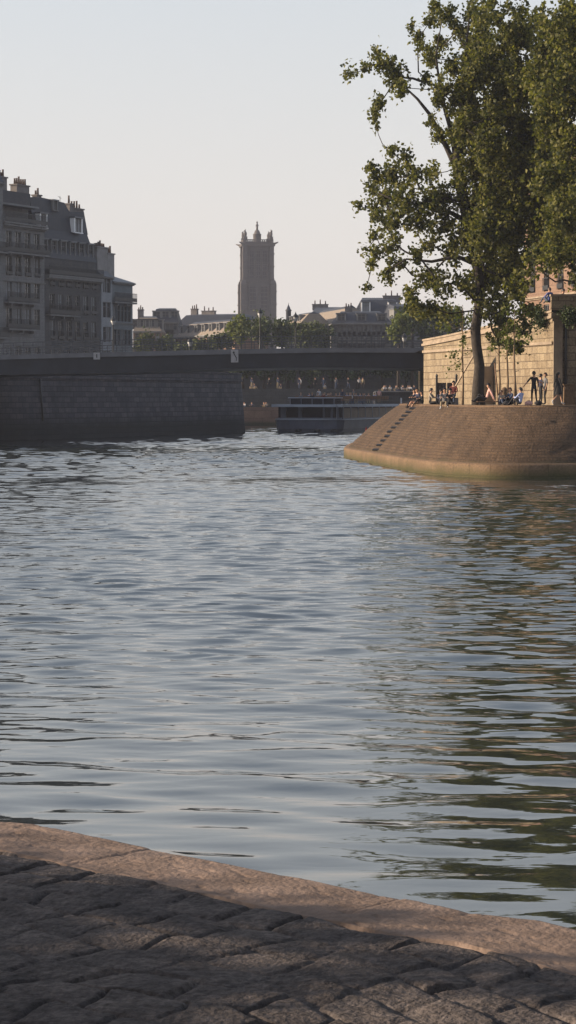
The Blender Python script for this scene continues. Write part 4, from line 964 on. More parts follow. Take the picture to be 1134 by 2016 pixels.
# ------------------------------------------------------------------ the bridge
BX0, BX1 = -75.0, X_at(832, 178, 7) + 6
def b_y(x): return 178.0 - 0.05 * x
def b_px(x): return 567 + x / b_y(x) * FPX
def interp(x, P):
    return float(np.interp(x, [p[0] for p in P], [p[1] for p in P]))
BAND_B = [(-1500, 760), (-600, 732), (0, 708), (190, 703), (470, 697), (650, 694), (833, 694.5), (1200, 697)]
BAND_T = [(-1500, 752), (-600, 723), (0, 699), (190, 694), (470, 687), (650, 684.5), (833, 685), (1200, 688)]
BOT = [(-1500, 800), (-600, 766), (0, 738), (240, 734), (470, 725.5), (650, 723.5), (833, 726), (1200, 730)]
def build_bridge():
    root = empty('road_bridge', (-18, b_y(-18), 0), 0, 'long dark steel beam bridge with pale edge band crossing the river', 'bridge')
    ox, oy = -18, b_y(-18); n = 60; xs = [BX0 + (BX1 - BX0) * i / n for i in range(n + 1)]
    bm_, band, rail, rd = MB(), MB(), MB(), MB(); Wd = 15.0
    def z(x, P): return Z_at(interp(b_px(x), P), b_y(x))
    for i in range(n):
        a, b = xs[i], xs[i + 1]; ya, yb = b_y(a) - oy, b_y(b) - oy; A, B = a - ox, b - ox
        za, zb = z(a, BAND_B), z(b, BAND_B); ta, tb_ = z(a, BAND_T), z(b, BAND_T); ba, bb = z(a, BOT), z(b, BOT)
        # box girder: web, soffit
        bm_.face([(A, ya + .35, ba), (B, yb + .35, bb), (B, yb + .18, zb), (A, ya + .18, za)], M['bridge'])
        bm_.face([(A, ya + Wd - .35, ba), (B, yb + Wd - .35, bb), (B, yb + .35, bb), (A, ya + .35, ba)], M['bridge'])
        bm_.face([(B, yb + Wd - .35, bb), (A, ya + Wd - .35, ba), (A, ya + Wd, za), (B, yb + Wd, zb)], M['bridge'])
        for (y0, y1) in ((0, .3), (Wd - .3, Wd)):
            band.face([(A, ya + y0, za), (B, yb + y0, zb), (B, yb + y0, tb_), (A, ya + y0, ta)], M['bridge_band'])
            band.face([(A, ya + y0, ta), (B, yb + y0, tb_), (B, yb + y1, tb_), (A, ya + y1, ta)], M['bridge_band'])
            band.face([(A, ya + y1, za), (B, yb + y1, zb), (B, yb + y0, zb), (A, ya + y0, za)], M['bridge_band'])
            band.face([(A, ya + y1, ta), (B, yb + y1, tb_), (B, yb + y1, zb), (A, ya + y1, za)], M['bridge_band'])
        rd.face([(A, ya + .3, ta - .16), (B, yb + .3, tb_ - .16), (B, yb + Wd - .3, tb_ - .16), (A, ya + Wd - .3, ta - .16)], M['asphalt'])
        for y in (.12, Wd - .12):
            for k in range(2):
                t = k / 2; X = A + (B - A) * t; zz = ta + (tb_ - ta) * t; Yk = ya + (yb - ya) * t + y
                rail.box((X, Yk, zz + .47), (.06, .05, .94), M['rail'])
            for hz, hh in ((.94, .07), (.7, .03), (.5, .03), (.3, .03), (.12, .03)):
                rail.face([(A, ya + y - .02, ta + hz - hh), (B, yb + y - .02, tb_ + hz - hh), (B, yb + y - .02, tb_ + hz), (A, ya + y - .02, ta + hz)], M['rail'])
                rail.face([(A, ya + y - .02, ta + hz), (B, yb + y - .02, tb_ + hz), (B, yb + y + .02, tb_ + hz), (A, ya + y + .02, ta + hz)], M['rail'])
    bm_.build('girder', root); band.build('edge_band', root); rail.build('railing', root); rd.build('roadway', root)
    mb = MB(); a = X_at(836, 178, 6) + .4
    mb.box((a + 3 - ox, b_y(a) - oy + Wd / 2, 3.2), (6, Wd + 1, 6.6), M['lit_wall']); mb.build('abutment', root)
    # navigation signs
    for (px, py, w, h, kind, lab) in ((190.5, 701, 13, 13.5, 0, 'small square white river sign with a dark upright bar on the bridge edge'), (462, 701, 14.5, 25, 1, 'taller white river sign with a dark dot and slanting stroke on the bridge edge')):
        Y = 178.0; X = 0
        for _ in range(5): X = X_at(px, b_y(X) - .1, 7)
        Y = b_y(X) - .12; zc = Z_at(py, Y); W_, H_ = w * Y / FPX, h * Y / FPX
        s = empty('river_sign', (X, Y, zc), 0, lab, 'sign', 'river signs on the bridge')
        mb = MB(); mb.box((0, 0, 0), (W_, .05, H_), M['sign_white_shaded']); mb.box((0, .045, 0), (.08, .04, H_ * .9), M['iron']); mb.build('panel', s)
        mb = MB()
        if kind == 0: mb.box((0, -.034, .01), (W_ * .16, .012, H_ * .5), M['black'])
        else:
            u = Y / FPX
            mb.tube([(-1.9 * u, -.028, 7.0 * u), (-1.9 * u, -.045, 7.0 * u)], [2.0 * u, 2.0 * u], M['black'], 14, smooth=False)
            a_, b_ = Vector((-1.6 * u, -.034, 5.0 * u)), Vector((3.6 * u, -.034, -4.0 * u)); c_ = (b_ - a_); R = Matrix((c_.normalized(), Vector((0, 1, 0)), c_.normalized().cross(Vector((0, 1, 0))))).transposed()
            mb.box((a_ + b_) / 2, (c_.length, .012, 1.9 * u), M['black'], M=R)
            mb.box((3.4 * u, -.035, -6.5 * u), (1.6 * u, .012, 5.5 * u), M['rail'])
        mb.build('symbol', s)
build_bridge()

def street_lamp(px, py, Y, zb, label, h_head=.75):
    x = X_at(px, Y, 9); zt = Z_at(py, Y); o = empty('street_lamp', (x, Y, zb), 0, label, 'street lamp', 'street lamps by the bridge')
    H = zt - zb
    mb = MB(); mb.lathe((0, 0, 0), [(.16, 0), (.16, .3), (.09, .45), (.06, .9), (.05, H - h_head - .1), (.08, H - h_head)], M['iron'], 8); mb.build('post', o)
    mb = MB(); mb.lathe((0, 0, H - h_head), [(.10, 0), (.22, .32), (.18, .36)], M['globe'], 8); mb.build('lantern_glass', o)
    mb = MB(); mb.lathe((0, 0, H - h_head), [(.26, .34), (.20, .5), (.08, .62), (.03, .75), (.001, .8)], M['iron'], 8); mb.build('lantern_cap', o)
street_lamp(512, 607, 190, Z_at(692, 190) - .2, 'black street lamp with pale lantern in front of the stone tower')
street_lamp(582, 615, 190, Z_at(692, 190) - .2, 'black street lamp just right of the stone tower')
street_lamp(223, 622, 196, GZL, 'black street lamp in front of the narrow pale house')
street_lamp(374, 664, 192, Z_at(695, 192) - 1.4, 'short black lamp before the sunlit pale roof')
street_lamp(796, 655, 189, Z_at(690, 189) - .9, 'black lamp near the pale wall end of the bridge')

# ------------------------------------------------------------------ far quay, promenade, ground
def far_side():
    mb = MB()
    # low quay strip (z 2.2) and promenade (z 4.8), street level 8
    mb.face([(-2500, 306, 2.2), (2500, 306, 2.2), (2500, 332, 2.2), (-2500, 332, 2.2)], M['land'])
    mb.face([(-2500, 331, 4.8), (2500, 331, 4.8), (2500, 347, 4.8), (-2500, 347, 4.8)], M['land'])
    mb.face([(-2500, 346, 8.0), (2500, 346, 8.0), (2500, 3000, 8.0), (-2500, 3000, 8.0)], M['land'])
    tag(mb.build('far_ground'), 'far bank terraces and city ground', None, None, 'structure')
    mb = MB(); mb.box((0, 0, .85), (330, .8, 3.1), M['rust_stone'])
    o = mb.build('low_quay_wall', None, (0, 306, 0)); o.rotation_euler = (0, 0, 0); tag(o, 'low reddish stone quay wall seen behind the dark left wall', 'wall')
    mb = MB(); mb.box((0, 0, 3.0), (400, .8, 3.8), M['far_stone']); o = mb.build('promenade_wall', None, (0, 331, 0)); tag(o, 'dark stone wall carrying the crowded far promenade', 'wall')
    mb = MB(); mb.box((0, 0, 6.2), (500, .8, 4.0), M['far_stone']); mb.box((0, -.02, 8.6), (500, .5, .9), M['far_stone']); o = mb.build('street_wall', None, (0, 346.5, 0)); tag(o, 'upper dark stone wall below the far street trees', 'wall')
    # sunlit stepped landing on the right under the bridge
    x0, x1 = X_at(735, 300, 4), X_at(900, 300, 4)
    o = empty('stone_landing', ((x0 + x1) / 2, 292, 0), 0, 'stepped stone landing under the right end of the bridge', 'landing')
    mb = MB(); za = Z_at(772, 300)
    mb.box((0, 4, za / 2), (x1 - x0, 10, za), M['far_stone']); mb.build('upper_deck', o)
    mb = MB(); zb = Z_at(796, 288); mb.box((2, -3.5, zb / 2), (x1 - x0 + 4, 4.6, zb), M['rust_stone']); mb.build('lower_step', o)
    mb = MB(); mb.box((0, -1.1, za + .06), (x1 - x0 + .3, .5, .14), M['chimney_pale']); mb.build('coping', o)
far_side()

# ------------------------------------------------------------------ far buildings
def far_block(name, label, px0, D0, px1, D1, y_base, y_eave, y_roof, bays, nfl, wall, roof, depth=14, inset=2.0, top_h=1.0, dorm=0, ww=1.3, dk='d', chim=(), seed=0, dfr=None):
    zb = 8.0; p0 = Vector((X_at(px0, D0, 15), D0, zb)); p1 = Vector((X_at(px1, D1, 15), D1, zb)); d = p1 - p0; L = d.length; ang = math.atan2(d.y, d.x); Dm = (D0 + D1) / 2
    o = empty(name, p0, ang, label, 'building', 'buildings beyond the far bank')
    H = Z_at(y_eave, Dm) - zb; R = Z_at(y_roof, Dm) - zb - H; fh = H / nfl
    fl = [(0, fh * i + fh * .28, fh * .58) for i in range(nfl)]
    facade(o, 'f', L, fl, bays, wall, ww, z_top=H, depth=depth, seed=seed)
    cornice(o, 'cornice', 0, L, 0, H - .1, .5, .4); rf = mansard(o, L, depth, H + .02, R * .85, inset, roof, R * .15 + top_h * 0, x_in=inset * .5, topm=M['slate'])
    for k in range(dorm): dormer(rf, L * (k + .5) / dorm, .1 + inset * .15, H + R * .15, ww * .9, R * .55, inset * .9, dk, dfr)
    for (fx, hh, lx) in chim: chimney(rf, L * fx, depth * .4, H + R * .7, lx, .9, hh + R * .3, 3, seed=seed + int(fx * 10))
    return o, rf, L, H, R
far_block('apartment_block', 'low reddish block with small dark dormers beside the bluish end house', 262, 402, 318, 402, 690, 652, 620, 5, 3, M['facade_pink'], M['pale_roof'], dorm=5, seed=41, chim=[(.2, 1, 1)])
far_block('apartment_block', 'grey zinc roofed block with a boxy dark attic left of the pale roof', 300, 425, 352, 425, 690, 634, 604, 5, 5, M['facade_far'], M['slate'], inset=1.2, dorm=3, seed=42)
far_block('apartment_block', 'long low dark roofed block behind the pale roof', 345, 440, 474, 436, 690, 640, 616, 10, 5, M['facade_far'], M['slate'], inset=2.5, seed=43, chim=[(.14, .9, 1.2), (.36, .5, 2.6)])
far_block('sunlit_house', 'house with a sunlit pale mansard roof and a row of dark roof windows', 346, 412, 462, 386, 690, 660, 630, 8, 4, M['facade_pink'], M['pale_roof'], inset=2.2, dorm=8, ww=1.2, seed=44, depth=6)
far_block('apartment_block', 'narrow house with pale sunlit roof slope right of the stone tower', 560, 400, 592, 388, 690, 640, 616, 3, 4, M['facade_far'], M['pale_roof'], inset=1.6, seed=45, dorm=2, depth=5)
far_block('apartment_block', 'house with a pinkish roof slope holding three bright skylights', 600, 410, 662, 385, 690, 642, 606, 4, 4, M['facade_pink'], M['pale_roof'], inset=2.4, seed=46, depth=6)
o5, rf5, L5, H5, R5 = far_block('civic_building', 'wide dark slate roofed civic building with two pale window storeys', 652, 378, 772, 378, 690, 636, 610, 11, 4, M['facade_far'], M['slate'], inset=3.0, seed=47, dorm=3, dk='d', chim=[(.3, .5, 1.2)])
far_block('civic_pavilion', 'taller dark slate pavilion with white dormer rising right of the civic building', 694, 402, 800, 402, 690, 622, 583, 7, 5, M['facade_far'], M['slate'], inset=3.2, seed=48, dorm=2, dk='c', dfr=M['white'], chim=[(.75, .2, 3)])
far_block('apartment_block', 'dark slate roofed block half hidden behind the poplar', 770, 395, 900, 398, 690, 640, 596, 9, 5, M['facade_far'], M['slate'], inset=3.0, seed=49, dorm=4)
far_block('apartment_block', 'low dark roofed block behind the skylight house', 606, 440, 690, 440, 690, 625, 602, 7, 5, M['facade_far'], M['zinc'], inset=3.0, seed=50, chim=[(.3, .4, 3)])
for i, (dx, lab) in enumerate([(628, 'a'), (636, 'b'), (644, 'c')]):
    pass
def skylights():
    # three bright roof windows on the skylight house
    for o in bpy.data.objects:
        if o.get('label', '').startswith('house with a pinkish roof slope'):
            rf = [c for c in o.children if c.name.startswith('roof')][0]
            p = [Vector((x, y, z)) for x, y, z in ((0, 0, 0),)]
            L = 0
            H = Z_at(642, 397.5) - 8; R = Z_at(606, 397.5) - 8 - H
            sl = Vector((0, 3.15, R * .85)).normalized()
            for k in range(3):
                mb = MB(); nn = Vector((1, 0, 0)).cross(sl); Rm = Matrix((Vector((1, 0, 0)), sl, nn)).transposed()
                mb.box((0, 0, 0), (1.5, 1.7, .12), M['white'], M=Rm)
                mb.box(tuple(nn * .07), (.06, 1.6, .03), M['frame'], M=Rm)
                fx = 6.2 + k * 3.0
                mb.build('skylight', rf, (fx, -.15 + 3.15 * .50, H + R * .85 * .50 + .06))
skylights()
# slim church spire right of the tower
mb = MB(); p = at(568, 611, 450); mb.lathe((0, 0, 0), [(.5, -5), (.5, -.2), (.65, 0), (.4, .25), (.25, .7), (.08, 1.0), (.03, 1.4), (.001, 1.45)], M['slate'], 8)
tag(mb.build('small_spire', None, p), 'slim dark spire poking above the roofs right of the stone tower', 'spire')

# pink-lit building behind the poplars, above the wall
def pink():
    D0, D1 = 182, 160; p0 = Vector((X_at(1030, D0, 10), D0, 7.0)); p1 = Vector((X_at(1250, D1, 10), D1, 7.0)); d = p1 - p0; L = d.length
    o = empty('pink_stone_house', p0, math.atan2(d.y, d.x), 'sunlit pinkish stone house with tall windows glimpsed behind the poplars', 'building')
    facade(o, 'p', L, [(0, 1.2 + 3.4 * i, 2.4) for i in range(4)], 7, M['facade_pink'], 1.15, z_top=14.5, depth=10, seed=60, guards=(1, 2))
    cornice(o, 'cornice', 0, L, 0, 14.4, .5, .4, M['lit_trim']); cornice(o, 'string_course', 0, L, 0, 4.2, .3, .25, M['lit_trim']); mansard(o, L, 10, 14.52, 2.4, 1.5, M['slate'])
pink()

# ------------------------------------------------------------------ the gothic tower
def tower():
    D = 790; u = D / FPX; cx = X_at(506, D, 40); zb = 8.0
    root = empty('gothic_tower', (cx, D, zb), math.radians(6), 'tall hazy gothic stone tower with corner statues rising above the roofs', 'tower')
    zf = lambda py: Z_at(py, D) - zb
    mb = MB()
    def ring(w, z0, z1, w1=None): mb.box((0, 0, (z0 + z1) / 2), (w, w, z1 - z0), M['tower'], taper=(w1 or w) / w)
    Wl, Wu = 10.0, 9.0
    ring(Wl, 0, zf(556)); ring(Wu, zf(556), zf(478)); 
    mb.build('shaft', root)
    # corner buttresses
    for sx in (-1, 1):
        for sy in (-1, 1):
            m2 = MB(); x, y = sx * Wl / 2, sy * Wl / 2
            m2.box((x, y, zf(560) / 2), (2.0, 2.0, zf(560)), M['tower']); m2.box((x, y, zf(560) + .6), (2.0, 2.0, 1.2), M['tower'], taper=.6)
            x2, y2 = sx * Wu / 2, sy * Wu / 2
            m2.box((x2, y2, (zf(560) + zf(480)) / 2), (1.5, 1.5, zf(480) - zf(560)), M['tower'])
            for k in range(5):
                z = zf(600) + k * 4.2; w = 2.3 if z < zf(556) else 1.8; xx = x if z < zf(556) else x2; yy = y if z < zf(556) else y2
                m2.box((xx, yy, z), (w, w, .35), M['tower'])
            m2.build('buttress', root)
    # tall lancet openings as flat dark panels with mullions, two tiers each face
    for f in range(4):
        R = Matrix.Rotation(f * math.pi / 2, 4, 'Z')
        for tier, (z0, z1, w) in enumerate([(zf(548), zf(496), Wu), (zf(612), zf(566), Wl)]):
            m2 = MB(); dk = MB()
            for x in (-2.2, 0, 2.2) if tier == 0 else (-1.9, 1.9):
                ow = 1.3 if tier == 0 else 2.2; y = -w / 2
                for (c, dim, mm) in (((x, y - .02, (z0 + z1) / 2), (ow, .1, z1 - z0), dk),):
                    P = R @ Vector(c); mm.box(P, dim, M['tower_dark'], rz=f * math.pi / 2)
                for sx in (-.5, .5):
                    P = R @ Vector((x + sx * (ow + .3), y - .2, (z0 + z1) / 2)); m2.box(P, (.34, .5, z1 - z0 + .6), M['tower'], rz=f * math.pi / 2)
                P = R @ Vector((x, y - .16, (z0 + z1) / 2)); m2.box(P, (.18, .25, z1 - z0), M['tower'], rz=f * math.pi / 2)
                for kk in range(6):
                    P = R @ Vector((x, y - .12, z0 + (z1 - z0) * (kk + .5) / 6)); m2.box(P, (ow, .2, .28), M['tower'], rz=f * math.pi / 2)
                # gablet
                a = R @ Vector((x - ow * .6, y - .3, z1)); b = R @ Vector((x + ow * .6, y - .3, z1)); c = R @ Vector((x, y - .3, z1 + 2.0)); a2 = R @ Vector((x - ow * .6, y, z1)); b2 = R @ Vector((x + ow * .6, y, z1)); c2 = R @ Vector((x, y, z1 + 2.0))
                m2.face([a, b, c], M['tower']); m2.face([b, b2, c2, c], M['tower']); m2.face([a2, a, c, c2], M['tower'])
            win = dk.build('lancet_window', root); m2.build('tracery', win)
    # cornice, balustrade
    m2 = MB(); m2.box((0, 0, zf(484)), (11.2, 11.2, .7), M['tower']); m2.box((0, 0, zf(556)), (10.6, 10.6, .6), M['tower'])
    m2.box((0, 0, zf(522)), (9.7, 9.7, .4), M['tower'])
    m2.build('cornice', root)
    m2 = MB(); zt0, zt1 = zf(482), zf(474)
    for f in range(4):
        R = Matrix.Rotation(f * math.pi / 2, 3, 'Z')
        m2.box(R @ Vector((0, -4.9, zt1)), (10.2, .35, .3), M['tower'], rz=f * math.pi / 2)
        for k in range(15): m2.box(R @ Vector((-4.9 + k * .7, -4.9, (zt0 + zt1) / 2)), (.38, .3, zt1 - zt0), M['tower'], rz=f * math.pi / 2)
    m2.build('balustrade', root)
    # gargoyles
    for f in range(4):
        a = math.pi / 4 + f * math.pi / 2; d = Vector((math.cos(a), math.sin(a), 0)); m2 = MB(); z = zf(482)
        m2.tube([d * 6.6 + Vector((0, 0, z)), d * 8.0 + Vector((0, 0, z + .15)), d * 9.2 + Vector((0, 0, z + .5))], [.45, .32, .16], M['tower'], 6); m2.build('gargoyle', root)
    # corner statues (beasts on pedestals) and the crowning stair turret with a saint
    for f in range(4):
        a = math.pi / 4 + f * math.pi / 2; d = Vector((math.cos(a), math.sin(a), 0)) * 6.1; m2 = MB(); z = zf(474)
        m2.box(d + Vector((0, 0, z + .4)), (1.3, 1.3, 1.4), M['tower']); m2.ball(d + Vector((0, 0, z + 1.9)), (.55, .5, 1.0), M['tower']); m2.ball(d * 1.04 + Vector((0, 0, z + 2.9)), (.32, .36, .4), M['tower'])
        m2.tube([d * 1.03 + Vector((0, 0, z + 2.2)), d * .99 + Vector((0, 0, z + 3.5))], [.3, .1], M['tower'], 6); m2.build('corner_statue', root)
    m2 = MB(); z = zf(476)
    m2.lathe((0, -.5, z), [(1.35, -1), (1.35, 2.3), (1.5, 2.4), (1.1, 2.7), (.75, 3.7), (.5, 3.9)], M['tower'], 8); m2.build('stair_turret', root)
    m2 = MB(); m2.tube([(0, -.5, z + 3.8), (0, -.5, z + 4.7), (0, -.5, z + 5.6), (0, -.5, z + 6.2)], [.38, .36, .34, .18], M['tower'], 8); m2.ball((0, -.5, z + 6.5), .3, M['tower'])
    m2.tube([(.15, -.5, z + 5.8), (.55, -.6, z + 5.3)], [.13, .09], M['tower'], 6); m2.tube([(-.15, -.5, z + 5.8), (-.5, -.7, z + 5.2)], [.13, .09], M['tower'], 6); m2.build('saint_statue', root)
tower()

# ------------------------------------------------------------------ far trees
def far_tree(px, py, D, rx, ry, seed, label, lit=False, zb=8.0, name='street_tree', n=30, mat=None):
    c = at(px, py, D); a, b = px_r(rx, D), px_r(ry, D); B = Vector((c.x, D, zb)); r = random.Random(seed); cls = []
    for k in range(n):
        u = Vector((r.gauss(0, 1), r.gauss(0, 1), r.gauss(0, 1))).normalized() * (r.random() ** .4)
        cls.append((c + Vector((u.x * a * .85, u.y * a * .85, u.z * b * .85)), (a * .26, a * .26, b * .26), 1.0))
    make_tree(name, label, 'tree', 'trees along the far bank', B, [(B, .3), (B.lerp(c, .5), .22), (c, .12), (c + Vector((0, 0, b * .5)), .04)], cls, 22, 2.6, .46, mat or (M['leaf_far'] if not lit else M['leaf_y']), M['bark'], seed, .34, .04, .6, twig=False)  # lit trees get the yellower leaf colour to stand in for sunlight
for k, (px, py, D, rx, ry, lab) in enumerate([
    (285, 680, 372, 20, 20, 'small dark tree at the foot of the bluish end house'), (325, 682, 372, 22, 18, 'dark rounded tree under the boxy dark attic'),
    (362, 690, 368, 20, 12, 'low dark tree below the left end of the sunlit pale roof'), (400, 682, 366, 24, 14, 'olive green tree under the sunlit pale roof'), (438, 672, 364, 24, 18, 'olive green tree left of the stone tower foot'),
    (474, 650, 360, 24, 30, 'sunlit-toned yellowish green tree at the left corner of the stone tower'), (515, 650, 358, 36, 34, 'big dark tree covering the foot of the stone tower'), (556, 655, 362, 24, 28, 'dark tree at the right corner of the stone tower'),
    (592, 660, 366, 26, 28, 'dark tree before the narrow house right of the tower'), (628, 664, 364, 26, 28, 'dark tree below the three bright skylights'), (785, 650, 330, 24, 32, 'sunlit-toned yellow green tree left of the poplar crown'), (812, 625, 340, 28, 30, 'dark green tree just behind the left edge of the poplar'), (850, 640, 330, 30, 34, 'dark tree behind the pale wall end'), (890, 635, 330, 30, 30, 'dark tree behind the wall left of the poplar trunk')]):
    far_tree(px, py, D, rx, ry, 100 + k, lab, lit=(k in (5, 10)), zb=8.0 if D > 346 else 4.8)
# dark tree belt on the promenade, seen under the bridge
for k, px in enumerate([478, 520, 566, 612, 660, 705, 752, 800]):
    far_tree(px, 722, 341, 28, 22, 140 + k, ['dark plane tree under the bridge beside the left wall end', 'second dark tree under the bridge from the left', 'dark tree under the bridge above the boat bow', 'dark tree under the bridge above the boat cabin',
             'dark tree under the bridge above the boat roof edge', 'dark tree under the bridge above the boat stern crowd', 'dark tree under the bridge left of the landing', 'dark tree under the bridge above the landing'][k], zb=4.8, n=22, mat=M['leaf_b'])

# ------------------------------------------------------------------ the sightseeing boat
BF = Vector((X_at(672, 244, .5), 244, 0)); BA = Vector((7.1, 24, 0)).normalized(); BANG = math.atan2(BA.y, BA.x) - math.pi / 2
BW, BL = 7.5, 27.0
boat = empty('sightseeing_boat', BF - Vector((BA.y, -BA.x, 0)) * BW / 2, BANG, 'grey sightseeing boat with dark cabin windows and crowded open upper deck', 'boat')
def build_boat():
    def outline(w, bow, z):
        pts = [(-w / 2, BL), (-w / 2, 1.2), (-w / 2 + .5, .35 - bow), (-w / 4, -bow), (w / 4, -bow), (w / 2 - .5, .35 - bow), (w / 2, 1.2), (w / 2, BL)]
        return [Vector((x, y, z)) for x, y in pts]
    mb = MB(); rings = [outline(BW - .7, -.5, -.4), outline(BW - .2, 0.0, .35), outline(BW, .25, 1.15), outline(BW, .3, 1.32)]
    for i in range(3):
        a, b = rings[i], rings[i + 1]
        for k in range(len(a)):
            j = (k + 1) % len(a); side = (k == 6)
            mb.face([a[j], a[k], b[k], b[j]][::-1], M['hull_pale'] if (side and i > 0) else M['hull'])
    mb.face(rings[-1][::-1], M['hull']); mb.build('hull', boat)
    mb = MB(); mb.tube([(-BW / 2 - .05, 1.2, 1.3), (-BW / 2 + .4, .0, 1.34), (-BW / 4, -.36, 1.34), (BW / 4, -.36, 1.34), (BW / 2 - .4, .0, 1.34), (BW / 2 + .05, 1.2, 1.3), (BW / 2 + .05, BL, 1.3)], [.07] * 7, M['boat_roof'], 6); mb.build('rub_rail', boat)
    for x in (-1.2, .9, 2.7):
        mb = MB(); mb.tube([(x, -.2, .1), (x + .6, -.2, .1)], [.2, .2], M['black'], 8); mb.build('tyre_fender', boat)
    # cabin
    z0, z1 = 1.32, 2.62
    mb = MB(); mb.box((0, BL / 2 + .6, (z0 + z1) / 2), (BW - .5, BL - 1.4, z1 - z0 - .004), M['boat_glass']); mb.build('cabin', boat)
    mb = MB(); yf = .55
    for x in (-3.05, -2.75, -1.15, -.95, 1.55, 2.4, 3.05): mb.box((x, yf + .6, (z0 + z1) / 2), (.22 if abs(x) < 2.6 else .3, .14, z1 - z0 - .01), M['hull'])
    mb.box((0, yf + .58, z0 + .1), (BW - .5, .16, .2), M['hull']); mb.build('front_mullion', boat)
    xr = BW / 2 - .24
    for k in range(8):
        y = 1.6 + (BL - 2.6) * (k + .5) / 8; mb = MB(); mb.box((xr, y, (z0 + z1) / 2 + .02), (.05, (BL - 2.6) / 8 - .25, z1 - z0 - .24), M['boat_bank_tint']); mb.build('side_window', boat)
    mb = MB()
    for k in range(9): mb.box((xr + .01, 1.6 + (BL - 2.6) * k / 8, (z0 + z1) / 2), (.1, .16, z1 - z0 - .012), M['hull_pale'])
    mb.box((xr + .012, BL / 2 + .3, z0 + .08), (.1, BL - 2.6, .16), M['hull_pale']); mb.build('side_frame', boat)
    mb = MB(); mb.box((0, BL / 2 + .1, z1 + .14), (BW + .25, BL + .2, .28), M['boat_roof']); mb.box((0, -.08, z1 + .14), (BW - 1.0, .5, .24), M['boat_roof']); mb.build('roof', boat)
    # wheelhouse block low on the roof, dark with pale top
    mb = MB(); mb.box((.1, 3.0, z1 + .28 + .32), (4.9, 2.6, .64), M['boat_glass']); mb.box((.1, 3.0, z1 + .28 + .70), (5.2, 3.0, .10), M['boat_roof'])
    for x in (-2.3, -1.1, .1, 1.3, 2.5): mb.box((x, 1.68, z1 + .58), (.08, .08, .6), M['hull'])
    mb.build('wheelhouse', boat)
    # railing & benches of the upper deck
    zd = z1 + .28
    mb = MB()
    for sx in (-1, 1):
        for k in range(18): mb.box((sx * (BW / 2 - .05), 5.2 + k * 1.22, zd + .45), (.035, .035, .9), M['iron'])
        for h in (.5, 1.0): mb.box((sx * (BW / 2 - .05), 5.2 + 10.4, zd + h * .9), (.03, 20.8, .03), M['iron'])
    mb.build('deck_railing', boat)
    for k in range(7):
        y = 6.2 + k * 2.7; mb = MB()
        mb.box((0, y, zd + .42), (BW - 1.2, .42, .06), M['wood']); mb.box((0, y + .26, zd + .72), (BW - 1.2, .06, .4), M['wood'])
        for x in (-2.4, 0, 2.4): mb.box((x, y, zd + .2), (.08, .36, .4), M['iron'])
        mb.build('bench', boat)
    mb = MB(); mb.tube([(3.0, .9, 0.9), (3.0, .9, 2.6)], [.04, .04], M['boat_roof'], 6); mb.build('bow_post', boat)
    mb = MB(); mb.box((BW / 2 - .1, BL - .3, 2.0), (.14, .14, 3.2), M['boat_roof']); mb.build('stern_post', boat)
build_boat()
def boat_pt(x, y, z):
    c, s = math.cos(BANG), math.sin(BANG); o = boat.location; return Vector((o.x + c * x - s * y, o.y + s * x + c * y, z))
# marker buoy near the embankment tip
mb = MB(); mb.lathe((0, 0, 0), [(.32, -.3), (.36, .05), (.3, .25), (.16, .3)], M['white'], 12); b = empty('marker_buoy', (X_at(721, 215, .5), 215, 0), 0, 'small red and white buoy on the water left of the embankment tip', 'buoy')
mb.build('float', b); mb = MB(); mb.lathe((0, 0, 0), [(.15, .3), (.10, .7), (.001, .95)], M['red'], 10); mb.build('top_mark', b)

# ------------------------------------------------------------------ people
SKIN = simple('skin', (0.42, 0.24, 0.16), 0.6, 0.08); SKIN_D = simple('skin_dark', (0.16, 0.085, 0.055), 0.6, 0.08)
def cloth(name, c): return simple('cloth_' + name, c, 0.85, 0.18, 8.0)
CL = {'black': cloth('black', (.012, .012, .015)), 'navy': cloth('navy', (.02, .025, .055)), 'grey': cloth('grey', (.12, .12, .13)), 'white': cloth('white', (.42, .42, .44)), 'pale_blue': cloth('pale_blue', (.32, .38, .60)),
      'pink': cloth('pink', (.55, .32, .28)), 'red': cloth('red', (.12, .025, .022)), 'blue': cloth('blue', (.06, .09, .28)), 'denim': cloth('denim', (.05, .07, .12)), 'khaki': cloth('khaki', (.24, .19, .12)), 'green': cloth('green', (.03, .06, .045)), 'cream': cloth('cream', (.3, .26, .21))}
HAIR = {'dark': simple('hair_dark', (.012, .009, .008), .5), 'brown': simple('hair_brown', (.06, .03, .018), .5), 'fair': simple('hair_fair', (.25, .17, .09), .5)}
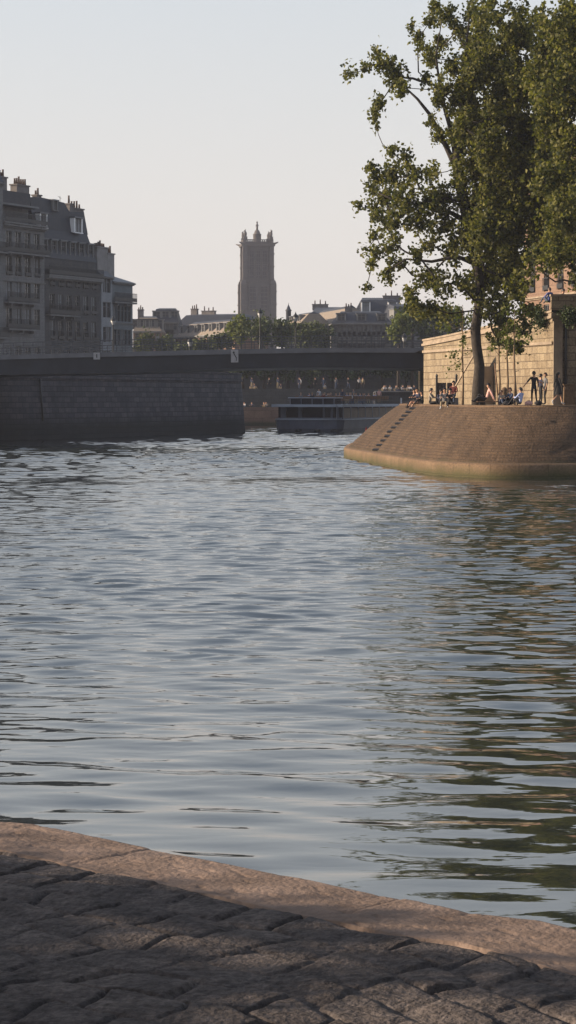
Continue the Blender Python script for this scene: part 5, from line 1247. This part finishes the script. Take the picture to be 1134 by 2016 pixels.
def pose(kind):
    J = {}
    def pair(n, x, y, z, x2=None, y2=None, z2=None):
        J[n + 'L'] = Vector((-x, y, z)); J[n + 'R'] = Vector((x if x2 is None else x2, y if y2 is None else y2, z if z2 is None else z2))
    if kind in ('stand', 'point', 'walk', 'talk'):
        J['pel'] = Vector((0, 0, .95)); J['wai'] = Vector((0, .01, 1.12)); J['che'] = Vector((0, 0, 1.33)); J['nec'] = Vector((0, .01, 1.47)); J['he0'] = Vector((0, .025, 1.56)); J['he1'] = Vector((0, .03, 1.66))
        pair('sho', .165, 0, 1.415); pair('elb', .225, -.02, 1.14); pair('wri', .235, .06, .90); pair('han', .235, .09, .82)
        pair('hip', .085, 0, .9); pair('kne', .10, .03, .5); pair('ank', .11, -.01, .09); pair('toe', .13, .15, .035)
        if kind == 'point': J['elbL'] = Vector((-.34, .06, 1.17)); J['wriL'] = Vector((-.49, .12, .98)); J['hanL'] = Vector((-.55, .14, .91)); J['kneR'] = Vector((.13, .05, .5)); J['ankR'] = Vector((.16, .0, .09)); J['toeR'] = Vector((.2, .15, .035))
        if kind == 'walk':
            J['kneL'] = Vector((-.09, .20, .53)); J['ankL'] = Vector((-.09, .30, .10)); J['toeL'] = Vector((-.09, .46, .06)); J['kneR'] = Vector((.09, -.06, .50)); J['ankR'] = Vector((.09, -.36, .20)); J['toeR'] = Vector((.09, -.30, .06))
            J['elbL'] = Vector((-.22, -.12, 1.15)); J['wriL'] = Vector((-.22, -.14, .92)); J['hanL'] = Vector((-.22, -.12, .84)); J['elbR'] = Vector((.22, .06, 1.15)); J['wriR'] = Vector((.2, .24, .98)); J['hanR'] = Vector((.19, .30, .93))
        if kind == 'talk': J['elbR'] = Vector((.24, .06, 1.16)); J['wriR'] = Vector((.14, .26, 1.22)); J['hanR'] = Vector((.12, .32, 1.27)); J['kneL'] = Vector((-.1, .08, .5)); J['ankL'] = Vector((-.14, .04, .09)); J['toeL'] = Vector((-.16, .2, .035))
    elif kind == 'bench':
        J['pel'] = Vector((0, 0, .55)); J['wai'] = Vector((0, -.03, .72)); J['che'] = Vector((0, -.02, .94)); J['nec'] = Vector((0, .0, 1.08)); J['he0'] = Vector((0, .03, 1.17)); J['he1'] = Vector((0, .04, 1.27))
        pair('sho', .165, -.01, 1.02); pair('elb', .22, .06, .77); pair('wri', .15, .28, .68); pair('han', .13, .36, .67); pair('hip', .085, .03, .52); pair('kne', .11, .42, .52); pair('ank', .11, .44, .1); pair('toe', .12, .58, .04)
    else:
        lean = {'ground': -.04, 'lean': -.16, 'edge': .04, 'hug': .08}[kind]
        J['pel'] = Vector((0, 0, .11)); J['wai'] = Vector((0, lean * .6, .28)); J['che'] = Vector((0, lean, .50)); J['nec'] = Vector((0, lean + .02, .64)); J['he0'] = Vector((0, lean + .05, .73)); J['he1'] = Vector((0, lean + .07, .83))
        pair('sho', .165, lean, .585); pair('hip', .085, .04, .1)
        pair('kne', .13, .36, .40, .12, .33, .44); pair('ank', .13, .62, .08, .12, .56, .08); pair('toe', .14, .76, .04, .12, .70, .04)
        pair('elb', .24, lean + .16, .38); pair('wri', .15, .30, .42); pair('han', .12, .36, .41)
        if kind == 'lean': pair('elb', .25, lean - .12, .36); pair('wri', .26, lean - .22, .12); pair('han', .27, lean - .26, .05); pair('kne', .12, .38, .22, .12, .34, .36); pair('ank', .12, .66, -.02, .12, .52, .0); pair('toe', .14, .78, .02, .12, .66, -.06)
        if kind == 'edge': pair('kne', .13, .42, .10, .12, .40, .16); pair('ank', .15, .72, -.20, .10, .66, -.14); pair('toe', .18, .86, -.22, .1, .8, -.18)
    return J
BONES = [('pel', 'wai'), ('wai', 'che'), ('che', 'nec'), ('nec', 'he0'), ('he0', 'he1')] + [b for s in 'LR' for b in (('che', 'sho' + s), ('sho' + s, 'elb' + s), ('elb' + s, 'wri' + s), ('wri' + s, 'han' + s), ('pel', 'hip' + s), ('hip' + s, 'kne' + s), ('kne' + s, 'ank' + s), ('ank' + s, 'toe' + s))]
RAD = {'pel': (.135, .10), 'wai': (.125, .09), 'che': (.15, .105), 'nec': (.052, .052), 'he0': (.072, .082), 'he1': (.078, .09), 'sho': (.062, .062), 'elb': (.043, .043), 'wri': (.028, .026), 'han': (.036, .018), 'hip': (.09, .095), 'kne': (.056, .058), 'ank': (.037, .04), 'toe': (.038, .026)}
_body = {}
def body_mesh(kind, short=False):
    """one continuous skinned body; slots: skin, top, trousers, shoes"""
    key = (kind, short)
    if key in _body: return _body[key]
    J = pose(kind); names = list(J); me = bpy.data.meshes.new('skel')
    me.from_pydata([J[n] for n in names], [(names.index(a), names.index(b)) for a, b in BONES], [])
    o = bpy.data.objects.new('skel', me); COL.objects.link(o)
    sk = o.modifiers.new('s', 'SKIN'); sk.use_smooth_shade = True; sk.branch_smoothing = .6
    ss = o.modifiers.new('u', 'SUBSURF'); ss.levels = 1; ss.render_levels = 1
    sv = me.skin_vertices[0].data
    for i, n in enumerate(names):
        r = RAD[n[:3]]; sv[i].radius = r; sv[i].use_root = (n == 'pel')
    bpy.context.view_layer.update(); dg = bpy.context.evaluated_depsgraph_get()
    src = bpy.data.meshes.new_from_object(o.evaluated_get(dg)); bpy.data.objects.remove(o)
    bm = bmesh.new(); bm.from_mesh(src)
    segs = [(J[a], J[b], a, b) for a, b in BONES]
    def seg(p):
        best = (9, None, None, 0)
        for a, b, na, nb in segs:
            d = b - a; t = max(0, min(1, (p - a).dot(d) / d.length_squared)); q = (p - a - d * t).length
            if q < best[0]: best = (q, na, nb, t)
        return best
    for f in bm.faces:
        q, na, nb, t = seg(f.calc_center_median()); k = nb[:3]
        f.material_index = {'wai': 1, 'che': 1, 'nec': 1 if t < .5 else 0, 'he0': 0, 'he1': 0, 'sho': 1, 'elb': 1, 'wri': 1 if not short else 0, 'han': 0, 'hip': 2, 'kne': 2, 'ank': 2 if t < .85 else 3, 'toe': 3}[k]
        if k == 'wai' and t < .35: f.material_index = 2
    # fingers, nose and ears are joined into the same mesh
    mb = MB(); dm = M['white']
    for s in 'LR':
        w, h = J['wri' + s], J['han' + s]; d = (h - w).normalized(); side = d.cross(Vector((0, 0, 1)) if abs(d.z) < .8 else Vector((1, 0, 0))).normalized(); dn = d.cross(side)
        for k, ln in enumerate((.07, .08, .075, .06)):
            a = h + side * (k - 1.5) * .018 + d * .01; b = a + d * ln * .55 + dn * .004; c = b + d * ln * .35 + dn * .016; mb.tube([a, b, c], [.0095, .0085, .006], dm, 5)
        a = h - d * .02 + side * .03; mb.tube([a, a + d * .03 + side * .022, a + d * .055 + side * .026], [.011, .010, .007], dm, 5)
    hc = (J['he0'] + J['he1']) / 2; f_ = Vector((0, 1, 0))
    mb.tube([hc + f_ * .085 + Vector((0, 0, .02)), hc + f_ * .108 + Vector((0, 0, -.015)), hc + f_ * .085 + Vector((0, 0, -.025))], [.008, .014, .009], dm, 5)
    for sx in (-1, 1): mb.ball(hc + Vector((sx * .082, -.005, 0)), (.012, .022, .03), dm, 6)
    tmp = mb.mesh('bits'); bm.from_mesh(tmp)
    nb0 = len(bm.faces) - len(tmp.polygons); bm.faces.ensure_lookup_table()
    for f in bm.faces[nb0:]: f.material_index = 0
    out = bpy.data.meshes.new('body'); bm.to_mesh(out); bm.free()
    for f in out.polygons: f.use_smooth = True
    for _ in range(4): out.materials.append(SKIN)
    _body[key] = (out, J); return _body[key]
_hair = {}
def hair_mesh(kind, J, long):
    key = (kind, long)
    if key in _hair: return _hair[key]
    hc = (J['he0'] + J['he1']) / 2 + Vector((0, 0, .01)); mb = MB()
    n = 12
    for i in range(5):
        for k in range(n):
            q = []
            for (ii, kk) in ((i, k), (i, k + 1), (i + 1, k + 1), (i + 1, k)):
                th = ii / 5 * (1.75); a = 2 * math.pi * kk / n; front = max(0, math.sin(a))
                th2 = th * (1 - .42 * front); q.append(hc + Vector((.102 * math.sin(th2) * math.cos(a), .112 * math.sin(th2) * math.sin(a) - .012, .128 * math.cos(th2))))
            mb.face(q, HAIR['dark'], smooth=True)
    if long: mb.tube([hc + Vector((0, -.06, .03)), hc + Vector((0, -.11, -.1)), hc + Vector((0, -.13, -.25)), hc + Vector((0, -.12, -.42))], [.08, .085, .075, .03], HAIR['dark'], 8)
    else: mb.tube([hc + Vector((0, -.07, .0)), hc + Vector((0, -.075, -.07))], [.075, .05], HAIR['dark'], 8)
    me = mb.mesh('hair'); _hair[key] = me; return me
def dress_mesh(J, L=.95, r=.30):
    mb = MB(); c = J['che']; prof = [(.10, .10), (.17, .06), (.155, -.12), (.14, -.22), (.20, -.38), (.25, -.6), (r, -L * .82)]
    for i in range(len(prof) - 1):
        for k in range(16):
            q = []
            for (ii, kk) in ((i, k), (i, k + 1), (i + 1, k + 1), (i + 1, k)):
                a = 2 * math.pi * kk / 16; rr, z = prof[ii]; fold = 1 + .06 * math.sin(a * 5) * (ii / 6)
                q.append(c + Vector((rr * fold * math.cos(a), rr * .78 * fold * math.sin(a), z)))
            mb.face(q, CL['black'], smooth=True)
    return mb.mesh('dress')
def person(loc, yaw, kind, label, top='black', legs='denim', shoes='black', hair='dark', long=False, scale=1.0, group=None, skin=None, dress=None, short=False):
    me, J = body_mesh(kind, short)
    o = bpy.data.objects.new('person', me); COL.objects.link(o); o.location = loc; o.rotation_euler = (0, 0, yaw); o.scale = (scale,) * 3
    for i, m in enumerate((skin or SKIN, CL[top], CL[legs] if legs != 'skin' else SKIN, CL[shoes])): o.material_slots[i].link = 'OBJECT'; o.material_slots[i].material = m
    tag(o, label, 'person', group)
    h = bpy.data.objects.new('hair', hair_mesh(kind, J, long)); link(h, o); h.material_slots[0].link = 'OBJECT'; h.material_slots[0].material = HAIR[hair]
    if dress:
        d = bpy.data.objects.new('dress', dress_mesh(J)); link(d, o); d.material_slots[0].link = 'OBJECT'; d.material_slots[0].material = CL[dress]
    return o
PL = gz + .02
def gp(px, D, z=PL): return (X_at(px, D, z), D, z)
LEFT, RIGHT, TOCAM, AWAY = math.pi / 2, -math.pi / 2, math.pi, 0.0    # body faces +y at yaw 0
G1 = 'people standing on the island tip'; G2 = 'people sitting on the island tip'
person(gp(1051, 125), .25, 'point', 'person in black T-shirt and black trousers, back turned, arm held out to the left', 'black', 'black', group=G1, short=True, scale=1.04)
person(gp(1064, 126.5), -1.2, 'stand', 'shorter person in dark navy standing in the middle of the trio', 'navy', 'black', group=G1, scale=.97)
person(gp(1074, 125.5), LEFT + .2, 'talk', 'person in grey top and bare arms facing left, right of the trio', 'grey', 'black', group=G1, short=True, hair='brown')
person(gp(1098, 124), RIGHT + .3, 'walk', 'long haired person in a black dress walking beside the pier', 'black', 'skin', 'white', long=True, dress='black', group=G1, scale=1.0)
person(gp(1025, 118), LEFT * .55, 'ground', 'person in pale blue shirt sitting with the back to the river', 'pale_blue', 'black', group=G2, scale=1.0)
person(gp(1008, 119), LEFT + .5, 'hug', 'brown haired person in dark grey blue top sitting left of the pale blue shirt', 'denim', 'black', hair='brown', group=G2, scale=1.0)
person(gp(985, 119), TOCAM + .4, 'hug', 'small seated person in cream top between the bollard and the trunk', 'cream', 'denim', hair='brown', group=G2, scale=.85)
person((gp(957, 119)[0], 119, PL + .22), LEFT, 'lean', 'person in pale pink shirt leaning back on a low bench beside the trunk', 'pink', 'black', group=G2, scale=1.0)
person(gp(893, 124), TOCAM - .3, 'bench', 'dark haired person in dark red top seated high before the dark gate', 'red', 'denim', group=G2, hair='dark', scale=.95)
person(gp(876, 120.5), TOCAM - .25, 'edge', 'person in grey shirt sitting with legs down the slope below the gate', 'grey', 'khaki', 'white', group=G2)
person(gp(868, 122.5), TOCAM + .3, 'ground', 'dark haired person in navy top huddled left behind the grey shirt', 'navy', 'black', group=G2, scale=.9)
person(gp(886, 119.5), TOCAM - .1, 'edge', 'person in black top with pale shoes sitting right of the grey shirt', 'black', 'black', 'white', group=G2, scale=.95)
person(gp(846, 126.5), RIGHT - .3, 'edge', 'person in cream shirt sitting with dark trousered legs over the edge', 'cream', 'black', 'white', group=G2)
person(gp(823, 133), LEFT + .75, 'edge', 'person in navy top with bare legs sitting at the head of the footholds', 'navy', 'skin', 'black', group=G2, scale=1.05)
person(gp(817, 136), LEFT + .9, 'edge', 'person in black sitting furthest left on the embankment edge', 'black', 'black', group=G2)
person(gp(833, 131.5), LEFT + .3, 'hug', 'person in black crouched just right of the foothold row head', 'black', 'black', group=G2, scale=.85)
zt = Z_at(598, 134)
person((X_at(1082, 133.5, zt), 133.5, zt), AWAY + .6, 'ground', 'person in blue shirt sitting up on the wall coping near the corner', 'blue', 'denim', hair='brown')
person((X_at(1112, 132.6, zt), 132.6, Z_at(600, 132.6)), TOCAM + .7, 'lean', 'person in dark green top lounging on the pier parapet', 'green', 'denim')
# seat for the person before the gate, low bench, bags
mb = MB(); mb.box((0, 0, .2), (.5, .45, .4), M['chimney'], taper=.94); tag(mb.build('stone_cube', None, gp(893, 124.05, gz)), 'low grey stone block used as a seat before the gate', 'stone block')
be = empty('low_bench', gp(964, 119.2, gz), 0, 'low dark bench at the foot of the poplar trunk', 'bench'); mb = MB(); mb.box((0, 0, .2), (1.3, .4, .06), M['wood']); mb.build('seat', be)
for sx in (-1, 1): mb = MB(); mb.box((sx * .5, 0, .085), (.08, .34, .17), M['iron']); mb.build('leg', be)
def bag(px, D, m, label):
    mb = MB(); mb.ball((0, 0, .12), (.22, .14, .13), m, 10); mb.tube([(-.1, 0, .2), (-.05, 0, .27), (.05, 0, .27), (.1, 0, .2)], [.014] * 4, M['black'], 5); tag(mb.build('bag', None, gp(px, D, gz)), label, 'bag')
bag(1041, 119, CL['pink'], 'pinkish bag lying right of the pale blue shirt'); bag(1060, 123.5, CL['black'], 'black bag at the feet of the standing trio'); bag(998, 118.5, CL['black'], 'dark bag lying left of the seated pair')

# crowd on the boat's upper deck
tops = ['white', 'pale_blue', 'grey', 'cream', 'navy', 'black', 'pink', 'red', 'white', 'grey']
zd = 2.62 + .28; rr = random.Random(9); k = 0
for row in range(7):
    for j in range(5):
        if rr.random() < .2: continue
        x = -2.4 + j * 1.2 + rr.uniform(-.15, .15); y = 6.2 + row * 2.7; t = tops[rr.randrange(10)]
        st = rr.random() < .15
        p = boat_pt(x, y - .02 if not st else y - 1.2, zd + (0 if st else -.06))
        person(p, BANG + math.pi + rr.uniform(-.3, .3), 'stand' if st else 'bench', ('passenger in %s standing between the benches of the boat upper deck' if st else 'passenger in %s seated on a bench of the boat upper deck') % t.replace('_', ' '), t, rr.choice(['denim', 'black', 'khaki']), hair=rr.choice(['dark', 'brown', 'fair']), group='passengers in %s %s on the boat' % (t.replace('_', ' '), 'standing' if st else 'seated'))
# crowd on the far promenade and on the landing
for (x0, x1, D, z, n, where) in ((480, 640, 333.5, 4.8, 9, 'far promenade under the bridge'), (640, 735, 333.5, 4.8, 6, 'far promenade under the bridge'), (755, 828, 297, Z_at(772, 300), 12, 'stone landing under the bridge'), (472, 545, 309, 2.2, 6, 'low reddish quay')):
    for i in range(n):
        px = x0 + (x1 - x0) * min(1, max(0, ((i // 3) * 3 + rr.uniform(0, 1.6)) / n)) + rr.uniform(-6, 6); t = rr.choice(['grey', 'navy', 'black', 'denim', 'grey', 'white', 'khaki', 'denim']); kd = rr.choice(['stand', 'stand', 'walk', 'bench', 'ground']); kd = 'ground' if 'landing' in where or 'low' in where else kd
        if kd == 'bench': kd = 'talk'
        verb = {'stand': 'standing', 'talk': 'gesturing', 'walk': 'walking', 'ground': 'sitting'}[kd]
        Dj = D + rr.uniform(0, 1.2)
        person((X_at(px, Dj, z), Dj, z + .01), TOCAM + rr.uniform(-.8, .8), kd, 'tiny person in %s %s on the %s' % (t.replace('_', ' '), verb, where), t, rr.choice(['denim', 'black', 'khaki']), hair=rr.choice(['dark', 'brown']), group='people in %s %s on the %s' % (t.replace('_', ' '), verb, where))

# ------------------------------------------------------------------ out of view: wall and trees added to shade the cobbles
def shade():  # unseen wall, added; its height sets the shadow edge on the cobbles
    c = O0 + V * 10.5
    root = empty('shade_wall', (c.x, c.y, QZ), math.atan2(U.y, U.x), 'unseen stone wall added to shade the near quay cobbles', 'wall')
    mb = MB(); mb.box((0, -.4, 1.81), (70, .8, 3.62), M['dark_stone']); mb.build('wall', root)
    mb = MB(); mb.box((0, -.4, 3.69), (70.2, 1.0, .16), M['trim']); mb.build('coping', root)
shade()
def bough():  # leaf clumps set back along the sun rays to shape the cobble shade
    sh = Vector((sun_dir.x, sun_dir.y, 0)).normalized(); S = 6.0; tz = math.tan(SUN_EL)
    def src(u, v, s_): return O0 + U * u + V * (v + float(edge_off(u)) * math.exp(-v * .25)) + sh * s_ + Vector((0, 0, tz * s_))
    cls = []
    for k in range(16):
        u = -0.6 + k * 0.235; v = .60 + rnd.uniform(-.05, .05) + (.0 if u < 1.6 else -.12)
        p = src(u, v, S + rnd.uniform(-.5, .5)); cls.append((p, (.16, .3, .03), 1.0 if u < 1.9 else .4))
    for k in range(30):
        u = rnd.uniform(-.4, 2.15); v = rnd.uniform(1.02, 1.5); p = src(u, v, S + rnd.uniform(-1, 1)); cls.append((p, (.25, .3, .10), .8))
    base = src(-2.5, 2.5, 9.0); base.z = QZ
    make_tree('shade_bough_tree', 'unseen low tree shaped so its bough shades the cobbles', 'tree', None, base,
              [(base, .22), (base + Vector((.1, 0, .9)), .18), (src(-1.5, 1.0, 7.2), .10), (src(0.2, .72, 6.2), .05), (src(1.8, .66, 6.0), .03), (src(3.0, .58, 5.9), .012)], cls, 22, 3.8, .09, M['leaf'], M['bark'], 77, .05, .012, .6)
bough()
def canopy():  # unseen crown added to keep sky light off the near quay
    r = random.Random(5); base = Vector((5.5, -5.0, QZ)); cls = []
    for k in range(300):
        x, y = r.uniform(-6.5, 10), r.uniform(-12, 9.5); z = r.uniform(5.6, 10.5) if y < 0 else r.uniform(5.6 + y * .25, 9.5)
        cls.append((Vector((x, y, z)), (1.0, 1.0, .6), 1.0))
    make_tree('sky_blocking_tree', 'unseen spreading tree added overhead to block sky light from the near quay', 'tree', None, base, [(base, .45), (base + Vector((-.3, .5, 2.6)), .36), (base + Vector((-1.2, 1.2, 5.0)), .28), (base + Vector((-1.5, 1.5, 8)), .12)], cls, 26, 3.0, .26, M['leaf'], M['bark'], 88, .4, .05, .6)
canopy()

# ------------------------------------------------------------------ air
HAZE = 1
if HAZE:
    mb = MB(); mb.box((0, 900, 44), (2600, 2300, 91), M['white']); o = mb.build('haze'); m = bpy.data.materials.new('haze_air'); m.use_nodes = True; nt = m.node_tree; nt.nodes.clear()
    out = nt.nodes.new('ShaderNodeOutputMaterial'); pv = nt.nodes.new('ShaderNodeVolumePrincipled'); pv.inputs['Color'].default_value = (.72, .76, .92, 1); pv.inputs['Density'].default_value = 0.00018; pv.inputs['Anisotropy'].default_value = .2
    nt.links.new(pv.outputs[0], out.inputs['Volume']); o.data.materials.clear(); o.data.materials.append(m)
    tag(o, 'thin evening haze over the river and city', None, None, 'stuff')
